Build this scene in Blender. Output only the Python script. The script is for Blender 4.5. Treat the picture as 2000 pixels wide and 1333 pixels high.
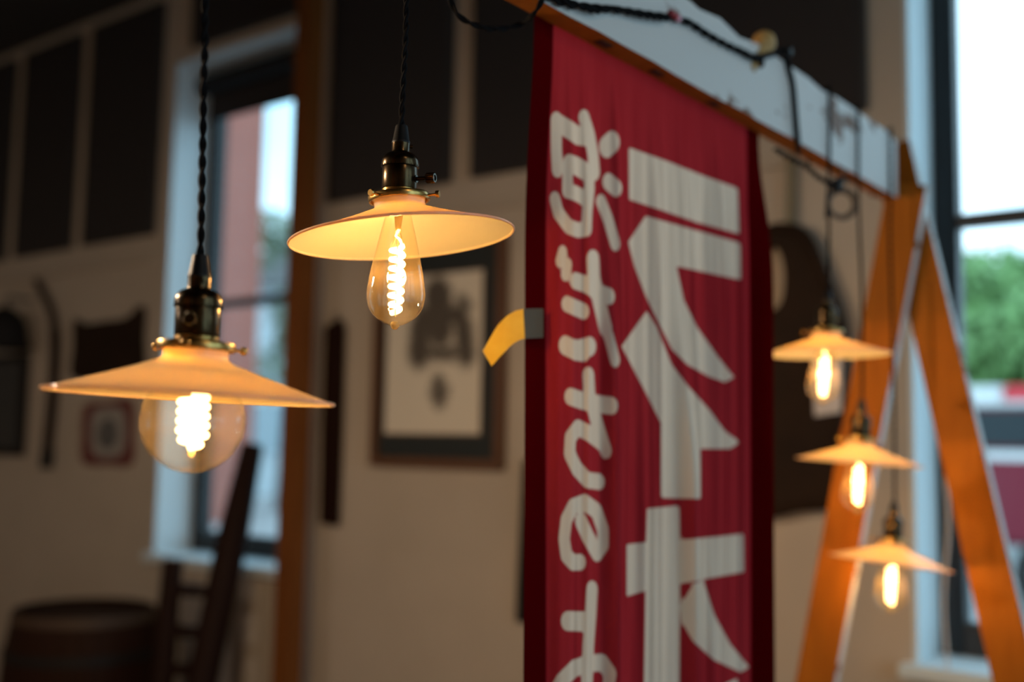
import bpy, bmesh, math, random
import numpy as np
from mathutils import Vector, Matrix, Quaternion
PI = math.pi
random.seed(7)
SC = bpy.context.scene
COL = SC.collection
for o in list(bpy.data.objects): bpy.data.objects.remove(o)

# ------------------------------------------------------------------ camera
F_PX, W_PX, H_PX = 2150.0, 2000.0, 1333.0
YAW, PITCH, ROLL = math.radians(38.0), math.radians(5.4), 0.0185
CAM = Vector((0.0, 0.0, 1.45))
FWD = Vector((-math.sin(YAW)*math.cos(PITCH), math.cos(YAW)*math.cos(PITCH), math.sin(PITCH)))
_r0 = Vector((math.cos(YAW), math.sin(YAW), 0.0))
_u0 = _r0.cross(FWD)
RGT = _r0*math.cos(ROLL) + _u0*math.sin(ROLL)
UPV = _u0*math.cos(ROLL) - _r0*math.sin(ROLL)
cam_data = bpy.data.cameras.new('camera')
cam_data.sensor_width = 36.0
cam_data.lens = F_PX/W_PX*36.0
cam_data.dof.use_dof = True
cam_data.dof.focus_distance = 1.22
cam_data.dof.aperture_fstop = 1.75
cam_data.clip_start = 0.02
cam_data.clip_end = 500
cam = bpy.data.objects.new('camera', cam_data)
COL.objects.link(cam)
cam.matrix_world = Matrix(((RGT.x, UPV.x, -FWD.x, CAM.x), (RGT.y, UPV.y, -FWD.y, CAM.y), (RGT.z, UPV.z, -FWD.z, CAM.z), (0, 0, 0, 1)))
SC.camera = cam

# ------------------------------------------------------------------ exposure, sky
SC.view_settings.view_transform = 'Standard'
SC.view_settings.look = 'None'
SC.view_settings.exposure = 0.0
SC.view_settings.gamma = 1.0
SC.view_settings.use_curve_mapping = False
world = bpy.data.worlds.new('overcast_sky')
SC.world = world
world.use_nodes = True
wn, wl = world.node_tree.nodes, world.node_tree.links
wn.clear()
w_out = wn.new('ShaderNodeOutputWorld'); w_bg = wn.new('ShaderNodeBackground')
w_tc = wn.new('ShaderNodeTexCoord'); w_no = wn.new('ShaderNodeTexNoise'); w_rp = wn.new('ShaderNodeValToRGB')
w_no.inputs['Scale'].default_value = 2.6; w_no.inputs['Detail'].default_value = 5
w_rp.color_ramp.elements[0].position = 0.36; w_rp.color_ramp.elements[0].color = (0.34, 0.64, 0.82, 1)
w_rp.color_ramp.elements[1].position = 0.60; w_rp.color_ramp.elements[1].color = (0.62, 0.86, 1.0, 1)
wl.new(w_tc.outputs['Generated'], w_no.inputs['Vector']); wl.new(w_no.outputs['Fac'], w_rp.inputs['Fac'])
wl.new(w_rp.outputs['Color'], w_bg.inputs['Color']); wl.new(w_bg.outputs['Background'], w_out.inputs['Surface'])
w_bg.inputs['Strength'].default_value = 2.6
LAMP_W = 4.6            # power of each pendant bulb
FILL_W = 80.0            # base power of the added, unseen fill lamps

# ------------------------------------------------------------------ pixel helpers (a traced pixel meets a real plane of the room)
def ray(px, py):
    return FWD + RGT*((px-W_PX/2)/F_PX) + UPV*((H_PX/2-py)/F_PX)
def at_depth(px, py, Z): return CAM + ray(px, py)*Z
def on_n(px, py, n): d = ray(px, py); return CAM + d*((n-CAM.y)/d.y)
def on_e(px, py, e): d = ray(px, py); return CAM + d*((e-CAM.x)/d.x)
def project(p):
    d = Vector(p)-CAM; z = d.dot(FWD)
    return (W_PX/2 + F_PX*d.dot(RGT)/z, H_PX/2 - F_PX*d.dot(UPV)/z)

# ------------------------------------------------------------------ materials
MATS = {}
def mat(name, color=(0.5, 0.5, 0.5), rough=0.6, metal=0.0, noise=0.0, nscale=20.0, color2=None, bump=0.0, bscale=60.0, stretch=(1, 1, 1), **kw):
    if name in MATS: return MATS[name]
    m = bpy.data.materials.new(name); m.use_nodes = True
    n, l = m.node_tree.nodes, m.node_tree.links
    b = n['Principled BSDF']
    b.inputs['Base Color'].default_value = (*color, 1)
    b.inputs['Roughness'].default_value = rough
    b.inputs['Metallic'].default_value = metal
    for k, v in kw.items():
        b.inputs[k.replace('_', ' ')].default_value = v
    if color2 is not None or bump:
        tc = n.new('ShaderNodeTexCoord'); mp = n.new('ShaderNodeMapping')
        mp.inputs['Scale'].default_value = stretch
        l.new(tc.outputs['Object'], mp.inputs['Vector'])
        if color2 is not None:
            t = n.new('ShaderNodeTexNoise'); t.inputs['Scale'].default_value = nscale; t.inputs['Detail'].default_value = 6
            l.new(mp.outputs['Vector'], t.inputs['Vector'])
            r = n.new('ShaderNodeValToRGB')
            r.color_ramp.elements[0].position = 0.5-noise; r.color_ramp.elements[0].color = (*color, 1)
            r.color_ramp.elements[1].position = 0.5+noise; r.color_ramp.elements[1].color = (*color2, 1)
            l.new(t.outputs['Fac'], r.inputs['Fac']); l.new(r.outputs['Color'], b.inputs['Base Color'])
        if bump:
            t2 = n.new('ShaderNodeTexNoise'); t2.inputs['Scale'].default_value = bscale; t2.inputs['Detail'].default_value = 4
            l.new(mp.outputs['Vector'], t2.inputs['Vector'])
            bp = n.new('ShaderNodeBump'); bp.inputs['Strength'].default_value = bump; bp.inputs['Distance'].default_value = 0.004
            l.new(t2.outputs['Fac'], bp.inputs['Height']); l.new(bp.outputs['Normal'], b.inputs['Normal'])
    MATS[name] = m
    return m
def thin_glass(name, tint=(1, 1, 1), f0=0.04, gain=0.8, rough=0.02):
    m = bpy.data.materials.new(name); m.use_nodes = True
    n, l = m.node_tree.nodes, m.node_tree.links
    n.clear()
    out = n.new('ShaderNodeOutputMaterial'); mix = n.new('ShaderNodeMixShader')
    tr = n.new('ShaderNodeBsdfTransparent'); gl = n.new('ShaderNodeBsdfGlossy')
    tr.inputs['Color'].default_value = (*tint, 1); gl.inputs['Roughness'].default_value = rough
    lw = n.new('ShaderNodeLayerWeight'); lw.inputs['Blend'].default_value = 0.5
    pw = n.new('ShaderNodeMath'); pw.operation = 'POWER'; pw.inputs[1].default_value = 4.0
    ma = n.new('ShaderNodeMath'); ma.operation = 'MULTIPLY_ADD'; ma.inputs[1].default_value = gain; ma.inputs[2].default_value = f0
    l.new(lw.outputs['Facing'], pw.inputs[0]); l.new(pw.outputs[0], ma.inputs[0]); l.new(ma.outputs[0], mix.inputs['Fac'])
    l.new(tr.outputs[0], mix.inputs[1]); l.new(gl.outputs[0], mix.inputs[2]); l.new(mix.outputs[0], out.inputs['Surface'])
    MATS[name] = m
    return m
def emit(name, color, strength):
    m = bpy.data.materials.new(name); m.use_nodes = True
    n, l = m.node_tree.nodes, m.node_tree.links
    n.clear()
    out = n.new('ShaderNodeOutputMaterial'); e = n.new('ShaderNodeEmission')
    e.inputs['Color'].default_value = (*color, 1); e.inputs['Strength'].default_value = strength
    l.new(e.outputs[0], out.inputs['Surface'])
    MATS[name] = m
    return m

M_PLASTER = mat('cream_plaster', (0.50, 0.43, 0.345), 0.75, color2=(0.56, 0.485, 0.395), noise=0.2, nscale=2.5, bump=0.1, bscale=25)
M_JAMB = mat('white_painted_jamb', (0.70, 0.80, 0.84), 0.6)
M_CREAMTRIM = mat('cream_trim', (0.50, 0.43, 0.345), 0.6)
M_CEIL = mat('dark_ceiling', (0.035, 0.031, 0.028), 0.9)
M_FLOOR = mat('floor_boards', (0.16, 0.085, 0.04), 0.5, color2=(0.23, 0.13, 0.07), noise=0.2, nscale=6, stretch=(1, 12, 1))
M_PANEL = mat('charcoal_panel_cloth', (0.024, 0.020, 0.020), 0.9, color2=(0.030, 0.025, 0.024), noise=0.2, nscale=60)
M_PANELF = mat('charcoal_panel_edge', (0.028, 0.024, 0.022), 0.7)
M_BLACKFRAME = mat('black_window_frame', (0.012, 0.014, 0.016), 0.45)
M_PANE = thin_glass('window_glass', (0.97, 0.99, 1.0), 0.02, 0.4)
M_POST = mat('brown_post_wood', (0.22, 0.075, 0.014), 0.5, color2=(0.15, 0.045, 0.008), noise=0.25, nscale=9, stretch=(6, 6, 0.5), Specular_IOR_Level=0.2)
M_FRAMEWOOD = mat('orange_timber', (0.43, 0.135, 0.006), 0.7, color2=(0.34, 0.10, 0.004), noise=0.28, nscale=10, stretch=(5, 5, 0.8), bump=0.15, bscale=40, Specular_IOR_Level=0.2)
M_BRASS = mat('aged_brass', (0.62, 0.40, 0.13), 0.28, 1.0, color2=(0.42, 0.26, 0.08), noise=0.2, nscale=120)
M_DKBRASS = mat('dark_bronze', (0.085, 0.055, 0.026), 0.24, 1.0, color2=(0.05, 0.032, 0.016), noise=0.2, nscale=90)
M_CORD = mat('black_cloth_cord', (0.006, 0.006, 0.007), 0.9, Specular_IOR_Level=0.1)
M_PLASTIC = mat('black_plastic', (0.006, 0.006, 0.007), 0.5, Specular_IOR_Level=0.25)
M_BULB = thin_glass('amber_bulb_glass', (1.0, 0.965, 0.88), 0.05, 0.85, 0.015)
def add_glow_haze(m, color, fac):
    """amber scatter put into the bulb glass to imitate a warm glow haze"""
    n, l = m.node_tree.nodes, m.node_tree.links
    out = next(k for k in n if k.type == 'OUTPUT_MATERIAL'); old = out.inputs['Surface'].links[0].from_socket
    d = n.new('ShaderNodeBsdfTranslucent'); d.inputs['Color'].default_value = (*color, 1)
    mx = n.new('ShaderNodeMixShader'); mx.inputs['Fac'].default_value = fac
    l.new(old, mx.inputs[1]); l.new(d.outputs[0], mx.inputs[2]); l.new(mx.outputs[0], out.inputs['Surface'])
add_glow_haze(M_BULB, (1.0, 0.72, 0.35), 0.018)  # amber scatter stands in for the glow haze over the bulbs
M_BULBTIP = mat('bulb_tip_glass', (1.0, 0.75, 0.35), 0.08, Transmission_Weight=0.6, IOR=1.45)
M_FIL = emit('glowing_filament', (1.0, 0.64, 0.25), 12.0)
M_WIRE = mat('bulb_wire', (0.7, 0.5, 0.25), 0.3, 1.0)
def opal_glass():
    """milk glass: white diffuse reflection, amber diffuse transmission, clear gloss on top"""
    m = bpy.data.materials.new('opal_glass'); m.use_nodes = True
    n, l = m.node_tree.nodes, m.node_tree.links; n.clear()
    out = n.new('ShaderNodeOutputMaterial'); df = n.new('ShaderNodeBsdfDiffuse'); tl = n.new('ShaderNodeBsdfTranslucent'); gl = n.new('ShaderNodeBsdfGlossy')
    df.inputs['Color'].default_value = (0.86, 0.80, 0.66, 1); tl.inputs['Color'].default_value = (1.0, 0.60, 0.15, 1); gl.inputs['Roughness'].default_value = 0.06
    m1 = n.new('ShaderNodeMixShader'); m1.inputs['Fac'].default_value = 0.50
    l.new(df.outputs[0], m1.inputs[1]); l.new(tl.outputs[0], m1.inputs[2])
    lw = n.new('ShaderNodeLayerWeight'); lw.inputs['Blend'].default_value = 0.5
    pw = n.new('ShaderNodeMath'); pw.operation = 'POWER'; pw.inputs[1].default_value = 4.0
    ma = n.new('ShaderNodeMath'); ma.operation = 'MULTIPLY_ADD'; ma.inputs[1].default_value = 0.35; ma.inputs[2].default_value = 0.03
    l.new(lw.outputs['Facing'], pw.inputs[0]); l.new(pw.outputs[0], ma.inputs[0])
    m2 = n.new('ShaderNodeMixShader'); l.new(ma.outputs[0], m2.inputs['Fac']); l.new(m1.outputs[0], m2.inputs[1]); l.new(gl.outputs[0], m2.inputs[2])
    l.new(m2.outputs[0], out.inputs['Surface']); MATS['opal_glass'] = m
    return m
M_SHADE = opal_glass()
M_TAPE = mat('yellow_tape', (0.86, 0.56, 0.05), 0.55, color2=(0.80, 0.48, 0.03), noise=0.2, nscale=60)

# painted east face of the beam: grey white paint worn through to brown wood
def beam_paint():
    m = mat('worn_white_paint', (0.62, 0.62, 0.61), 0.6)
    n, l = m.node_tree.nodes, m.node_tree.links; b = n['Principled BSDF']
    tc = n.new('ShaderNodeTexCoord'); mp = n.new('ShaderNodeMapping'); mp.inputs['Scale'].default_value = (1, 0.45, 1)
    l.new(tc.outputs['Object'], mp.inputs['Vector'])
    t = n.new('ShaderNodeTexNoise'); t.inputs['Scale'].default_value = 11; t.inputs['Detail'].default_value = 8
    t.inputs['Roughness'].default_value = 0.6
    l.new(mp.outputs['Vector'], t.inputs['Vector'])
    r = n.new('ShaderNodeValToRGB'); r.color_ramp.elements[0].position = 0.585; r.color_ramp.elements[0].color = (0.66, 0.66, 0.65, 1)
    r.color_ramp.elements[1].position = 0.625; r.color_ramp.elements[1].color = (0.17, 0.07, 0.03, 1)
    l.new(t.outputs['Fac'], r.inputs['Fac']); l.new(r.outputs['Color'], b.inputs['Base Color'])
    return m
M_BEAMPAINT = beam_paint()

# ------------------------------------------------------------------ mesh helpers
class MB:
    def __init__(s): s.v = []; s.f = []; s.mi = []
    def add(s, verts, faces, mi=0):
        b = len(s.v); s.v += [Vector(p) for p in verts]
        for f in faces: s.f.append([i+b for i in f]); s.mi.append(mi)
        return s
    def box(s, a, b, mi=0):
        x0, y0, z0 = (min(a[i], b[i]) for i in range(3)); x1, y1, z1 = (max(a[i], b[i]) for i in range(3))
        return s.add([(x0,y0,z0),(x1,y0,z0),(x1,y1,z0),(x0,y1,z0),(x0,y0,z1),(x1,y0,z1),(x1,y1,z1),(x0,y1,z1)],
                     [(0,3,2,1),(4,5,6,7),(0,1,5,4),(1,2,6,5),(2,3,7,6),(3,0,4,7)], mi)
    def bar(s, p, q, w, d, side=Vector((0, 1, 0)), mi=0):
        """square bar from p to q: w across, d along 'side'"""
        p, q = Vector(p), Vector(q); ax = (q-p).normalized(); n = (side-ax*side.dot(ax)).normalized(); t = ax.cross(n)
        vs = []
        for c in (p, q):
            for (i, j) in ((-1,-1),(1,-1),(1,1),(-1,1)): vs.append(c+t*(i*w/2)+n*(j*d/2))
        return s.add(vs, [(3,2,1,0),(4,5,6,7),(0,1,5,4),(1,2,6,5),(2,3,7,6),(3,0,4,7)], mi)
    def lathe(s, prof, seg=32, axis=None, mi=0):
        """prof: (r, z) list; closed ends when r = 0. axis: Matrix to place it"""
        vs, fs, rows = [], [], []
        for (r, z) in prof:
            if r < 1e-7: rows.append([len(vs)]); vs.append(Vector((0, 0, z)))
            else:
                rows.append(list(range(len(vs), len(vs)+seg)))
                vs += [Vector((r*math.cos(2*PI*k/seg), r*math.sin(2*PI*k/seg), z)) for k in range(seg)]
        for a, b in zip(rows, rows[1:]):
            for k in range(seg):
                k2 = (k+1) % seg
                if len(a) == 1 and len(b) == 1: continue
                if len(a) == 1: fs.append((a[0], b[k2], b[k]))
                elif len(b) == 1: fs.append((a[k], a[k2], b[0]))
                else: fs.append((a[k], a[k2], b[k2], b[k]))
        if axis is not None: vs = [axis @ p for p in vs]
        return s.add(vs, fs, mi)
    def tube(s, pts, r, seg=8, cap=True, mi=0):
        pts = [Vector(p) for p in pts]; n = len(pts)
        rr = r if isinstance(r, (list, tuple)) else [r]*n
        t0 = (pts[1]-pts[0]).normalized()
        up = Vector((0, 0, 1)) if abs(t0.z) < 0.9 else Vector((1, 0, 0))
        nn = (up-t0*up.dot(t0)).normalized(); vs = []
        for i in range(n):
            t = (pts[min(i+1, n-1)]-pts[max(i-1, 0)]).normalized()
            nn = (nn-t*nn.dot(t)).normalized(); bb = t.cross(nn)
            vs += [pts[i]+(nn*math.cos(2*PI*k/seg)+bb*math.sin(2*PI*k/seg))*rr[i] for k in range(seg)]
        fs = [(i*seg+k, i*seg+(k+1) % seg, (i+1)*seg+(k+1) % seg, (i+1)*seg+k) for i in range(n-1) for k in range(seg)]
        if cap: fs += [tuple(range(seg-1, -1, -1)), tuple((n-1)*seg+k for k in range(seg))]
        return s.add(vs, fs, mi)
    def prism(s, outline, direction, mi=0):
        """planar outline extruded by a vector"""
        n = len(outline); d = Vector(direction)
        vs = [Vector(p) for p in outline]+[Vector(p)+d for p in outline]
        return s.add(vs, [tuple(range(n)), tuple(range(2*n-1, n-1, -1))]+[(i, i+n, (i+1) % n+n, (i+1) % n) for i in range(n)], mi)
    def mesh(s, name, mats, smooth=False, bevel=0.0, inv=None, segs=2):
        vs = [inv @ p for p in s.v] if inv is not None else s.v
        me = bpy.data.meshes.new(name); me.from_pydata([tuple(p) for p in vs], [], s.f)
        for m in (mats if isinstance(mats, (list, tuple)) else [mats]): me.materials.append(m)
        me.polygons.foreach_set('material_index', s.mi)
        bm = bmesh.new(); bm.from_mesh(me)
        bmesh.ops.recalc_face_normals(bm, faces=bm.faces)
        if bevel: bmesh.ops.bevel(bm, geom=list(bm.edges), offset=bevel, segments=segs, affect='EDGES', clamp_overlap=True)
        bm.to_mesh(me); bm.free()
        if smooth:
            me.polygons.foreach_set('use_smooth', [True]*len(me.polygons))
            try: me.set_sharp_from_angle(angle=math.radians(40))
            except Exception: pass
        me.update()
        return me
WM = {}
def link(name, me, parent=None):
    o = bpy.data.objects.new(name, me); COL.objects.link(o)
    if parent is not None: o.parent = parent; WM[o.name] = WM[parent.name]
    else: WM[o.name] = Matrix.Identity(4)
    return o
def tag(o, label=None, cat=None, group=None, kind=None):
    if label: o['label'] = label
    if cat: o['category'] = cat
    if group: o['group'] = group
    if kind: o['kind'] = kind
    return o
def thing(name, label, cat, loc=(0, 0, 0), rot=None, group=None, kind=None, scale=1.0):
    o = bpy.data.objects.new(name, None); COL.objects.link(o); o.empty_display_size = 0.05
    m = Matrix.Translation(Vector(loc)) @ (rot.to_matrix().to_4x4() if rot is not None else Matrix.Identity(4)) @ Matrix.Scale(scale, 4)
    o.matrix_world = m; WM[o.name] = m
    return tag(o, label, cat, group, kind)
def part(name, mb, m, parent, **kw):
    """mb holds WORLD coordinates; stored in the parent's frame"""
    return link(name, mb.mesh(name, m, inv=WM[parent.name].inverted(), **kw), parent)
def struct(name, mb, m, label=None, **kw):
    return tag(link(name, mb.mesh(name, m, **kw)), label, None, None, 'structure')
def smooth_path(pts, n=10):
    pts = [Vector(p) for p in pts]; out = []
    P = [pts[0]*2-pts[1]]+pts+[pts[-1]*2-pts[-2]]
    for i in range(1, len(P)-2):
        a, b, c, d = P[i-1], P[i], P[i+1], P[i+2]
        for k in range(n):
            t = k/n
            out.append(0.5*((2*b)+(c-a)*t+(2*a-5*b+4*c-d)*t*t+(3*b-a-3*c+d)*t**3))
    out.append(pts[-1])
    return out
def resample(pts, step):
    out = [pts[0]]; acc = 0.0
    for a, b in zip(pts, pts[1:]):
        L = (b-a).length; pos = step-acc
        while pos <= L: out.append(a.lerp(b, pos/L)); pos += step
        acc = L-(pos-step)
    if (out[-1]-pts[-1]).length > 1e-4: out.append(pts[-1])
    return out
def twisted(mb, pts, r=0.0021, off=0.0018, pitch=0.034, seg=7):
    """two cloth strands twisted round each other along a path"""
    pts = resample(pts, 0.003); n = len(pts)
    t0 = (pts[1]-pts[0]).normalized(); up = Vector((1, 0, 0)) if abs(t0.x) < 0.9 else Vector((0, 1, 0))
    nn = (up-t0*up.dot(t0)).normalized(); A, B, s = [], [], 0.0
    for i in range(n):
        if i: s += (pts[i]-pts[i-1]).length
        t = (pts[min(i+1, n-1)]-pts[max(i-1, 0)]).normalized()
        nn = (nn-t*nn.dot(t)).normalized(); bb = t.cross(nn); a = 2*PI*s/pitch
        d = (nn*math.cos(a)+bb*math.sin(a))*off
        A.append(pts[i]+d); B.append(pts[i]-d)
    mb.tube(A, r, seg); mb.tube(B, r, seg)
    return mb

# ================================================================== THE ROOM
WN, WT = 3.20, 0.28                       # inner face of the back wall, its thickness
EW, WW, SW, CZ = 2.3, -7.6, -3.4, 3.75    # right wall, left wall, wall behind the camera, ceiling
def wall_x(px, n=WN): return on_n(px, 800, n).x
L0 = on_n(322, 600, WN).x; L1 = L0+1.03; LZ0 = on_n(330, 1085, WN).z; LZ1 = on_n(367, 117, WN).z
R0 = on_n(1775, 700, WN).x; R1 = R0+1.12; RZ0 = on_n(1800, 1300, WN).z; RZ1 = LZ1
def holed_wall(axis, c0, c1, u0, u1, z0, z1, holes):
    """wall slab along u with rectangular openings (u0,u1,z0,z1)"""
    mb = MB()
    def bx(a0, a1, b0, b1):
        if a1-a0 < 1e-5 or b1-b0 < 1e-5: return
        if axis == 'n': mb.box((a0, c0, b0), (a1, c1, b1))
        else: mb.box((c0, a0, b0), (c1, a1, b1))
    u = u0
    for (h0, h1, k0, k1) in sorted(holes):
        bx(u, h0, z0, z1); bx(h0, h1, z0, k0); bx(h0, h1, k1, z1); u = h1
    bx(u, u1, z0, z1)
    return mb
struct('floor', MB().box((WW-0.3, SW-0.3, -0.2), (EW+0.3, WN+WT, 0)), M_FLOOR, 'dark wooden floor of the room')
struct('ceiling', MB().box((WW-0.3, SW-0.3, CZ), (EW+0.3, WN+WT, CZ+0.2)), M_CEIL, 'dark ceiling above the wall panels')
struct('wall_back', holed_wall('n', WN, WN+WT, WW-0.3, EW+0.3, 0, CZ, [(L0, L1, LZ0, LZ1), (R0, R1, RZ0, RZ1)]), M_PLASTER, 'cream plaster wall hung with panels and old things')
EHOLES = [(0.30, 1.62, 0.4, 3.55), (1.82, 3.12, 0.4, 3.55)]
struct('wall_right', holed_wall('e', EW, EW+0.3, SW-0.3, WN, 0, CZ, EHOLES), M_PLASTER, 'cream wall with two shop windows')
struct('wall_left', MB().box((WW-0.3, SW-0.3, 0), (WW, WN, CZ)), M_PLASTER, 'cream end wall')
struct('wall_front', MB().box((WW, SW-0.3, 0), (EW, SW, CZ)), M_PLASTER, 'cream wall behind the camera')

def window(name, label, axis, c, h, jamb, sashes, vert, thick=WT, deep=None):
    """jamb lining, black frame, sash rails and panes in the opening h at the outer side of the wall"""
    u0, u1, z0, z1 = h
    def bx(mb, a0, a1, b0, b1, d0, d1):
        if axis == 'n': mb.box((a0, c+d0, b0), (a1, c+d1, b1))
        else: mb.box((c+d0, a0, b0), (c+d1, a1, b1))
    root = thing(name, label, None, (u0, c, z0) if axis == 'n' else (c, u0, z0), kind='structure')
    d = thick; j = 0.012
    for (a0, a1, b0, b1, nm) in ((u0, u0+j, z0, z1, 'jamb'), (u1-j, u1, z0, z1, 'jamb'), (u0, u1, z1-j, z1, 'head')):
        mb = MB(); bx(mb, a0, a1, b0, b1, 0.0005, d); part(nm, mb, M_JAMB, root)
    mb = MB(); bx(mb, u0-0.03, u1+0.03, z0-0.035, z0+0.004, -0.05, d); part('sill', mb, M_JAMB, root, bevel=0.006)
    fw = 0.07
    for (a0, a1, b0, b1) in ((u0+j, u0+j+fw, z0, z1), (u1-j-fw, u1-j, z0, z1), (u0+j+fw, u1-j-fw, z1-fw-0.01, z1-j), (u0+j+fw, u1-j-fw, z0+0.004, z0+fw+0.03)):
        mb = MB(); bx(mb, a0, a1, b0, b1, d-0.075, d-0.005); part('frame', mb, M_BLACKFRAME, root, bevel=0.004)
    zs = [z0+fw+0.03]+list(sashes)+[z1-fw-0.01]
    for z in sashes:
        mb = MB(); bx(mb, u0+j+fw, u1-j-fw, z-0.02, z+0.02, d-0.07, d-0.02); part('rail', mb, M_BLACKFRAME, root, bevel=0.003)
    for u in vert:
        mb = MB(); bx(mb, u-0.013, u+0.013, zs[0], zs[-1], d-0.065, d-0.025); part('muntin', mb, M_BLACKFRAME, root, bevel=0.003)
    us = [u0+j+fw]+list(vert)+[u1-j-fw]
    for a, b in zip(us, us[1:]):
        for q, r in zip(zs, zs[1:]):
            mb = MB(); bx(mb, a+0.002, b-0.002, q+0.002, r-0.002, d-0.046, d-0.042); part('pane', mb, M_PANE, root)
    return root
LS = on_n(500, 588, WN+WT-0.05).z
RS = on_n(1930, 428, WN+WT-0.05).z
window('window_1', 'tall left window with pale blue jamb and black frame', 'n', WN, (L0, L1, LZ0, LZ1), True, [LS], [])
window('window_2', 'tall window at the right edge showing sky, tree and red truck', 'n', WN, (R0, R1, RZ0, RZ1), True, [RS], [])
for i, h in enumerate(EHOLES):
    window('window_%d' % (3+i), 'wide shop window in the right wall', 'e', EW, h, True, [2.4], [(h[0]+h[1])/2], thick=0.3)
# portals tell the renderer where daylight comes in
def portal(axis, h, c, rot):
    ld = bpy.data.lights.new('daylight_portal', 'AREA'); ld.shape = 'RECTANGLE'
    ld.size = h[1]-h[0]; ld.size_y = h[3]-h[2]; ld.cycles.is_portal = True
    o = bpy.data.objects.new('daylight_portal', ld); COL.objects.link(o)
    u, z = (h[0]+h[1])/2, (h[2]+h[3])/2
    o.location = (u, c, z) if axis == 'n' else (c, u, z); o.rotation_euler = rot
portal('n', (L0, L1, LZ0, LZ1), WN+WT+0.01, (-PI/2, 0, 0))
portal('n', (R0, R1, RZ0, RZ1), WN+WT+0.01, (-PI/2, 0, 0))
for h in EHOLES: portal('e', h, EW+0.31, (PI/2, 0, PI/2))

# roller blind rolled up under the head of the left window
blind = thing('roller_blind', 'black roller blind rolled up at top of left window', 'blind', (L0+0.1, WN+0.13, LZ1-0.2))
part('roll', MB().tube([(L0+0.03, WN+0.15, LZ1-0.085), (L1-0.03, WN+0.15, LZ1-0.085)], 0.05, 16), M_PLASTIC, blind, smooth=True)
part('hanging_cloth', MB().box((L0+0.03, WN+0.185, LZ1-0.25), (L1-0.03, WN+0.192, LZ1-0.085)), M_PANEL, blind)
part('bottom_bar', MB().tube([(L0+0.03, WN+0.189, LZ1-0.255), (L1-0.03, WN+0.189, LZ1-0.255)], 0.009, 8), M_PLASTIC, blind, smooth=True)

# horizontal trim ledge under the panels, battens between them
PB = on_n(885, 357, WN).z
TZ = on_n(1020, 388, WN).z
struct('trim_1', MB().box((WW, WN-0.022, TZ-0.03), (L0-0.10, WN-0.0005, TZ+0.012)), M_CREAMTRIM, 'thin cream ledge running under the dark panels at far left', bevel=0.004)
struct('trim_2', MB().box((wall_x(640), WN-0.022, TZ-0.03), (wall_x(1757), WN-0.0005, TZ+0.012)), M_CREAMTRIM, 'thin cream ledge running under the dark panels behind the lamps', bevel=0.004)
def wall_panel(x0, x1, z0, z1, label):
    t = thing('wall_panel', label, 'wall panel', ((x0+x1)/2, WN, z0), group='charcoal panels along the upper wall')
    f = 0.012
    part('cloth_face', MB().box((x0+f, WN-0.040, z0+f), (x1-f, WN-0.006, z1-f)), M_PANEL, t, bevel=0.006)
    mb = MB()
    for (a, b, c, d) in ((x0, x1, z0, z0+f), (x0, x1, z1-f, z1), (x0, x0+f, z0+f, z1-f), (x1-f, x1, z0+f, z1-f)):
        mb.box((a, WN-0.034, c), (b, WN-0.001, d))
    part('frame', mb, M_PANELF, t)
PT = 3.68
def wx(px, z):   # wall x where pixel column px meets height z
    x = on_n(px, 400, WN).x
    for _ in range(6):
        py = project((x, WN, z))[1]; x = on_n(px, py, WN).x
    return x
zm = 2.75
wall_panel(wx(-130, zm), wx(18, zm), PB, PT, 'charcoal wall panel cut by the left edge of the picture')
wall_panel(wx(42, zm), wx(148, zm), PB, PT, 'narrow charcoal wall panel, second from the left edge')
wall_panel(wx(174, zm), wx(310, zm), PB, PT, 'charcoal wall panel just left of the left window')
wall_panel(L0+0.16, L1-0.02, on_n(450, 72, WN).z, PT, 'low charcoal wall panel above the left window')
wall_panel(wx(654, zm), wx(887, zm), PB, PT, 'wide charcoal wall panel behind the middle lamp cord')
wall_panel(wx(932, zm), wx(1210, zm), PB, PT, 'charcoal wall panel half hidden by the red banner')
wall_panel(wx(1255, zm), wx(1695, 2.6), PB, PT, 'large charcoal wall panel above the beam beside the right window')

# wooden post
pp = on_n(583, 690, 3.06)
post = thing('wooden_post', 'orange brown wooden post standing right of the left window', 'post', (pp.x, 3.06, 0))
part('shaft', MB().box((pp.x-0.045, 3.06-0.045, 0.0), (pp.x+0.045, 3.06+0.045, CZ-0.002)), M_POST, post, bevel=0.006)
part('foot_plate', MB().box((pp.x-0.06, 3.06-0.06, 0.0), (pp.x+0.06, 3.06+0.06, 0.012)), M_BLACKFRAME, post, bevel=0.003)

# ================================================================== THE TIMBER STAND
BE0, BE1 = -0.889, -0.849                 # west and east face of the beam
BZ0 = on_e(1260, 146, BE0).z; BZ1 = BZ0+0.142
BN0, BN1 = -0.42, on_e(1752, 360, BE1).y
stand = thing('timber_stand', 'long trestle stand with white painted beam and orange timber legs', 'stand', (-0.868, 1.2, 0))
bmb = MB(); nseg = 40; rng = random.Random(3)
rows = []
for i in range(nseg+1):
    y = BN0+(BN1-BN0)*i/nseg
    chip = 0.0
    if rng.random() < 0.25: chip = rng.uniform(0.004, 0.012)
    rows.append([(BE0, y, BZ0+rng.uniform(-.001, .001)), (BE1, y, BZ0+rng.uniform(-.0015, .0015)), (BE1, y, BZ1-chip), (BE0, y, BZ1-chip*0.4)])
vs = [p for r in rows for p in r]; fs, mi = [], []
for i in range(nseg):
    a, b = i*4, i*4+4
    fs += [(a, a+1, b+1, b), (a+1, a+2, b+2, b+1), (a+2, a+3, b+3, b+2), (a+3, a, b, b+3)]; mi += [0, 1, 1, 0]
fs += [(3, 2, 1, 0), (nseg*4, nseg*4+1, nseg*4+2, nseg*4+3)]; mi += [0, 0]
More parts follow.
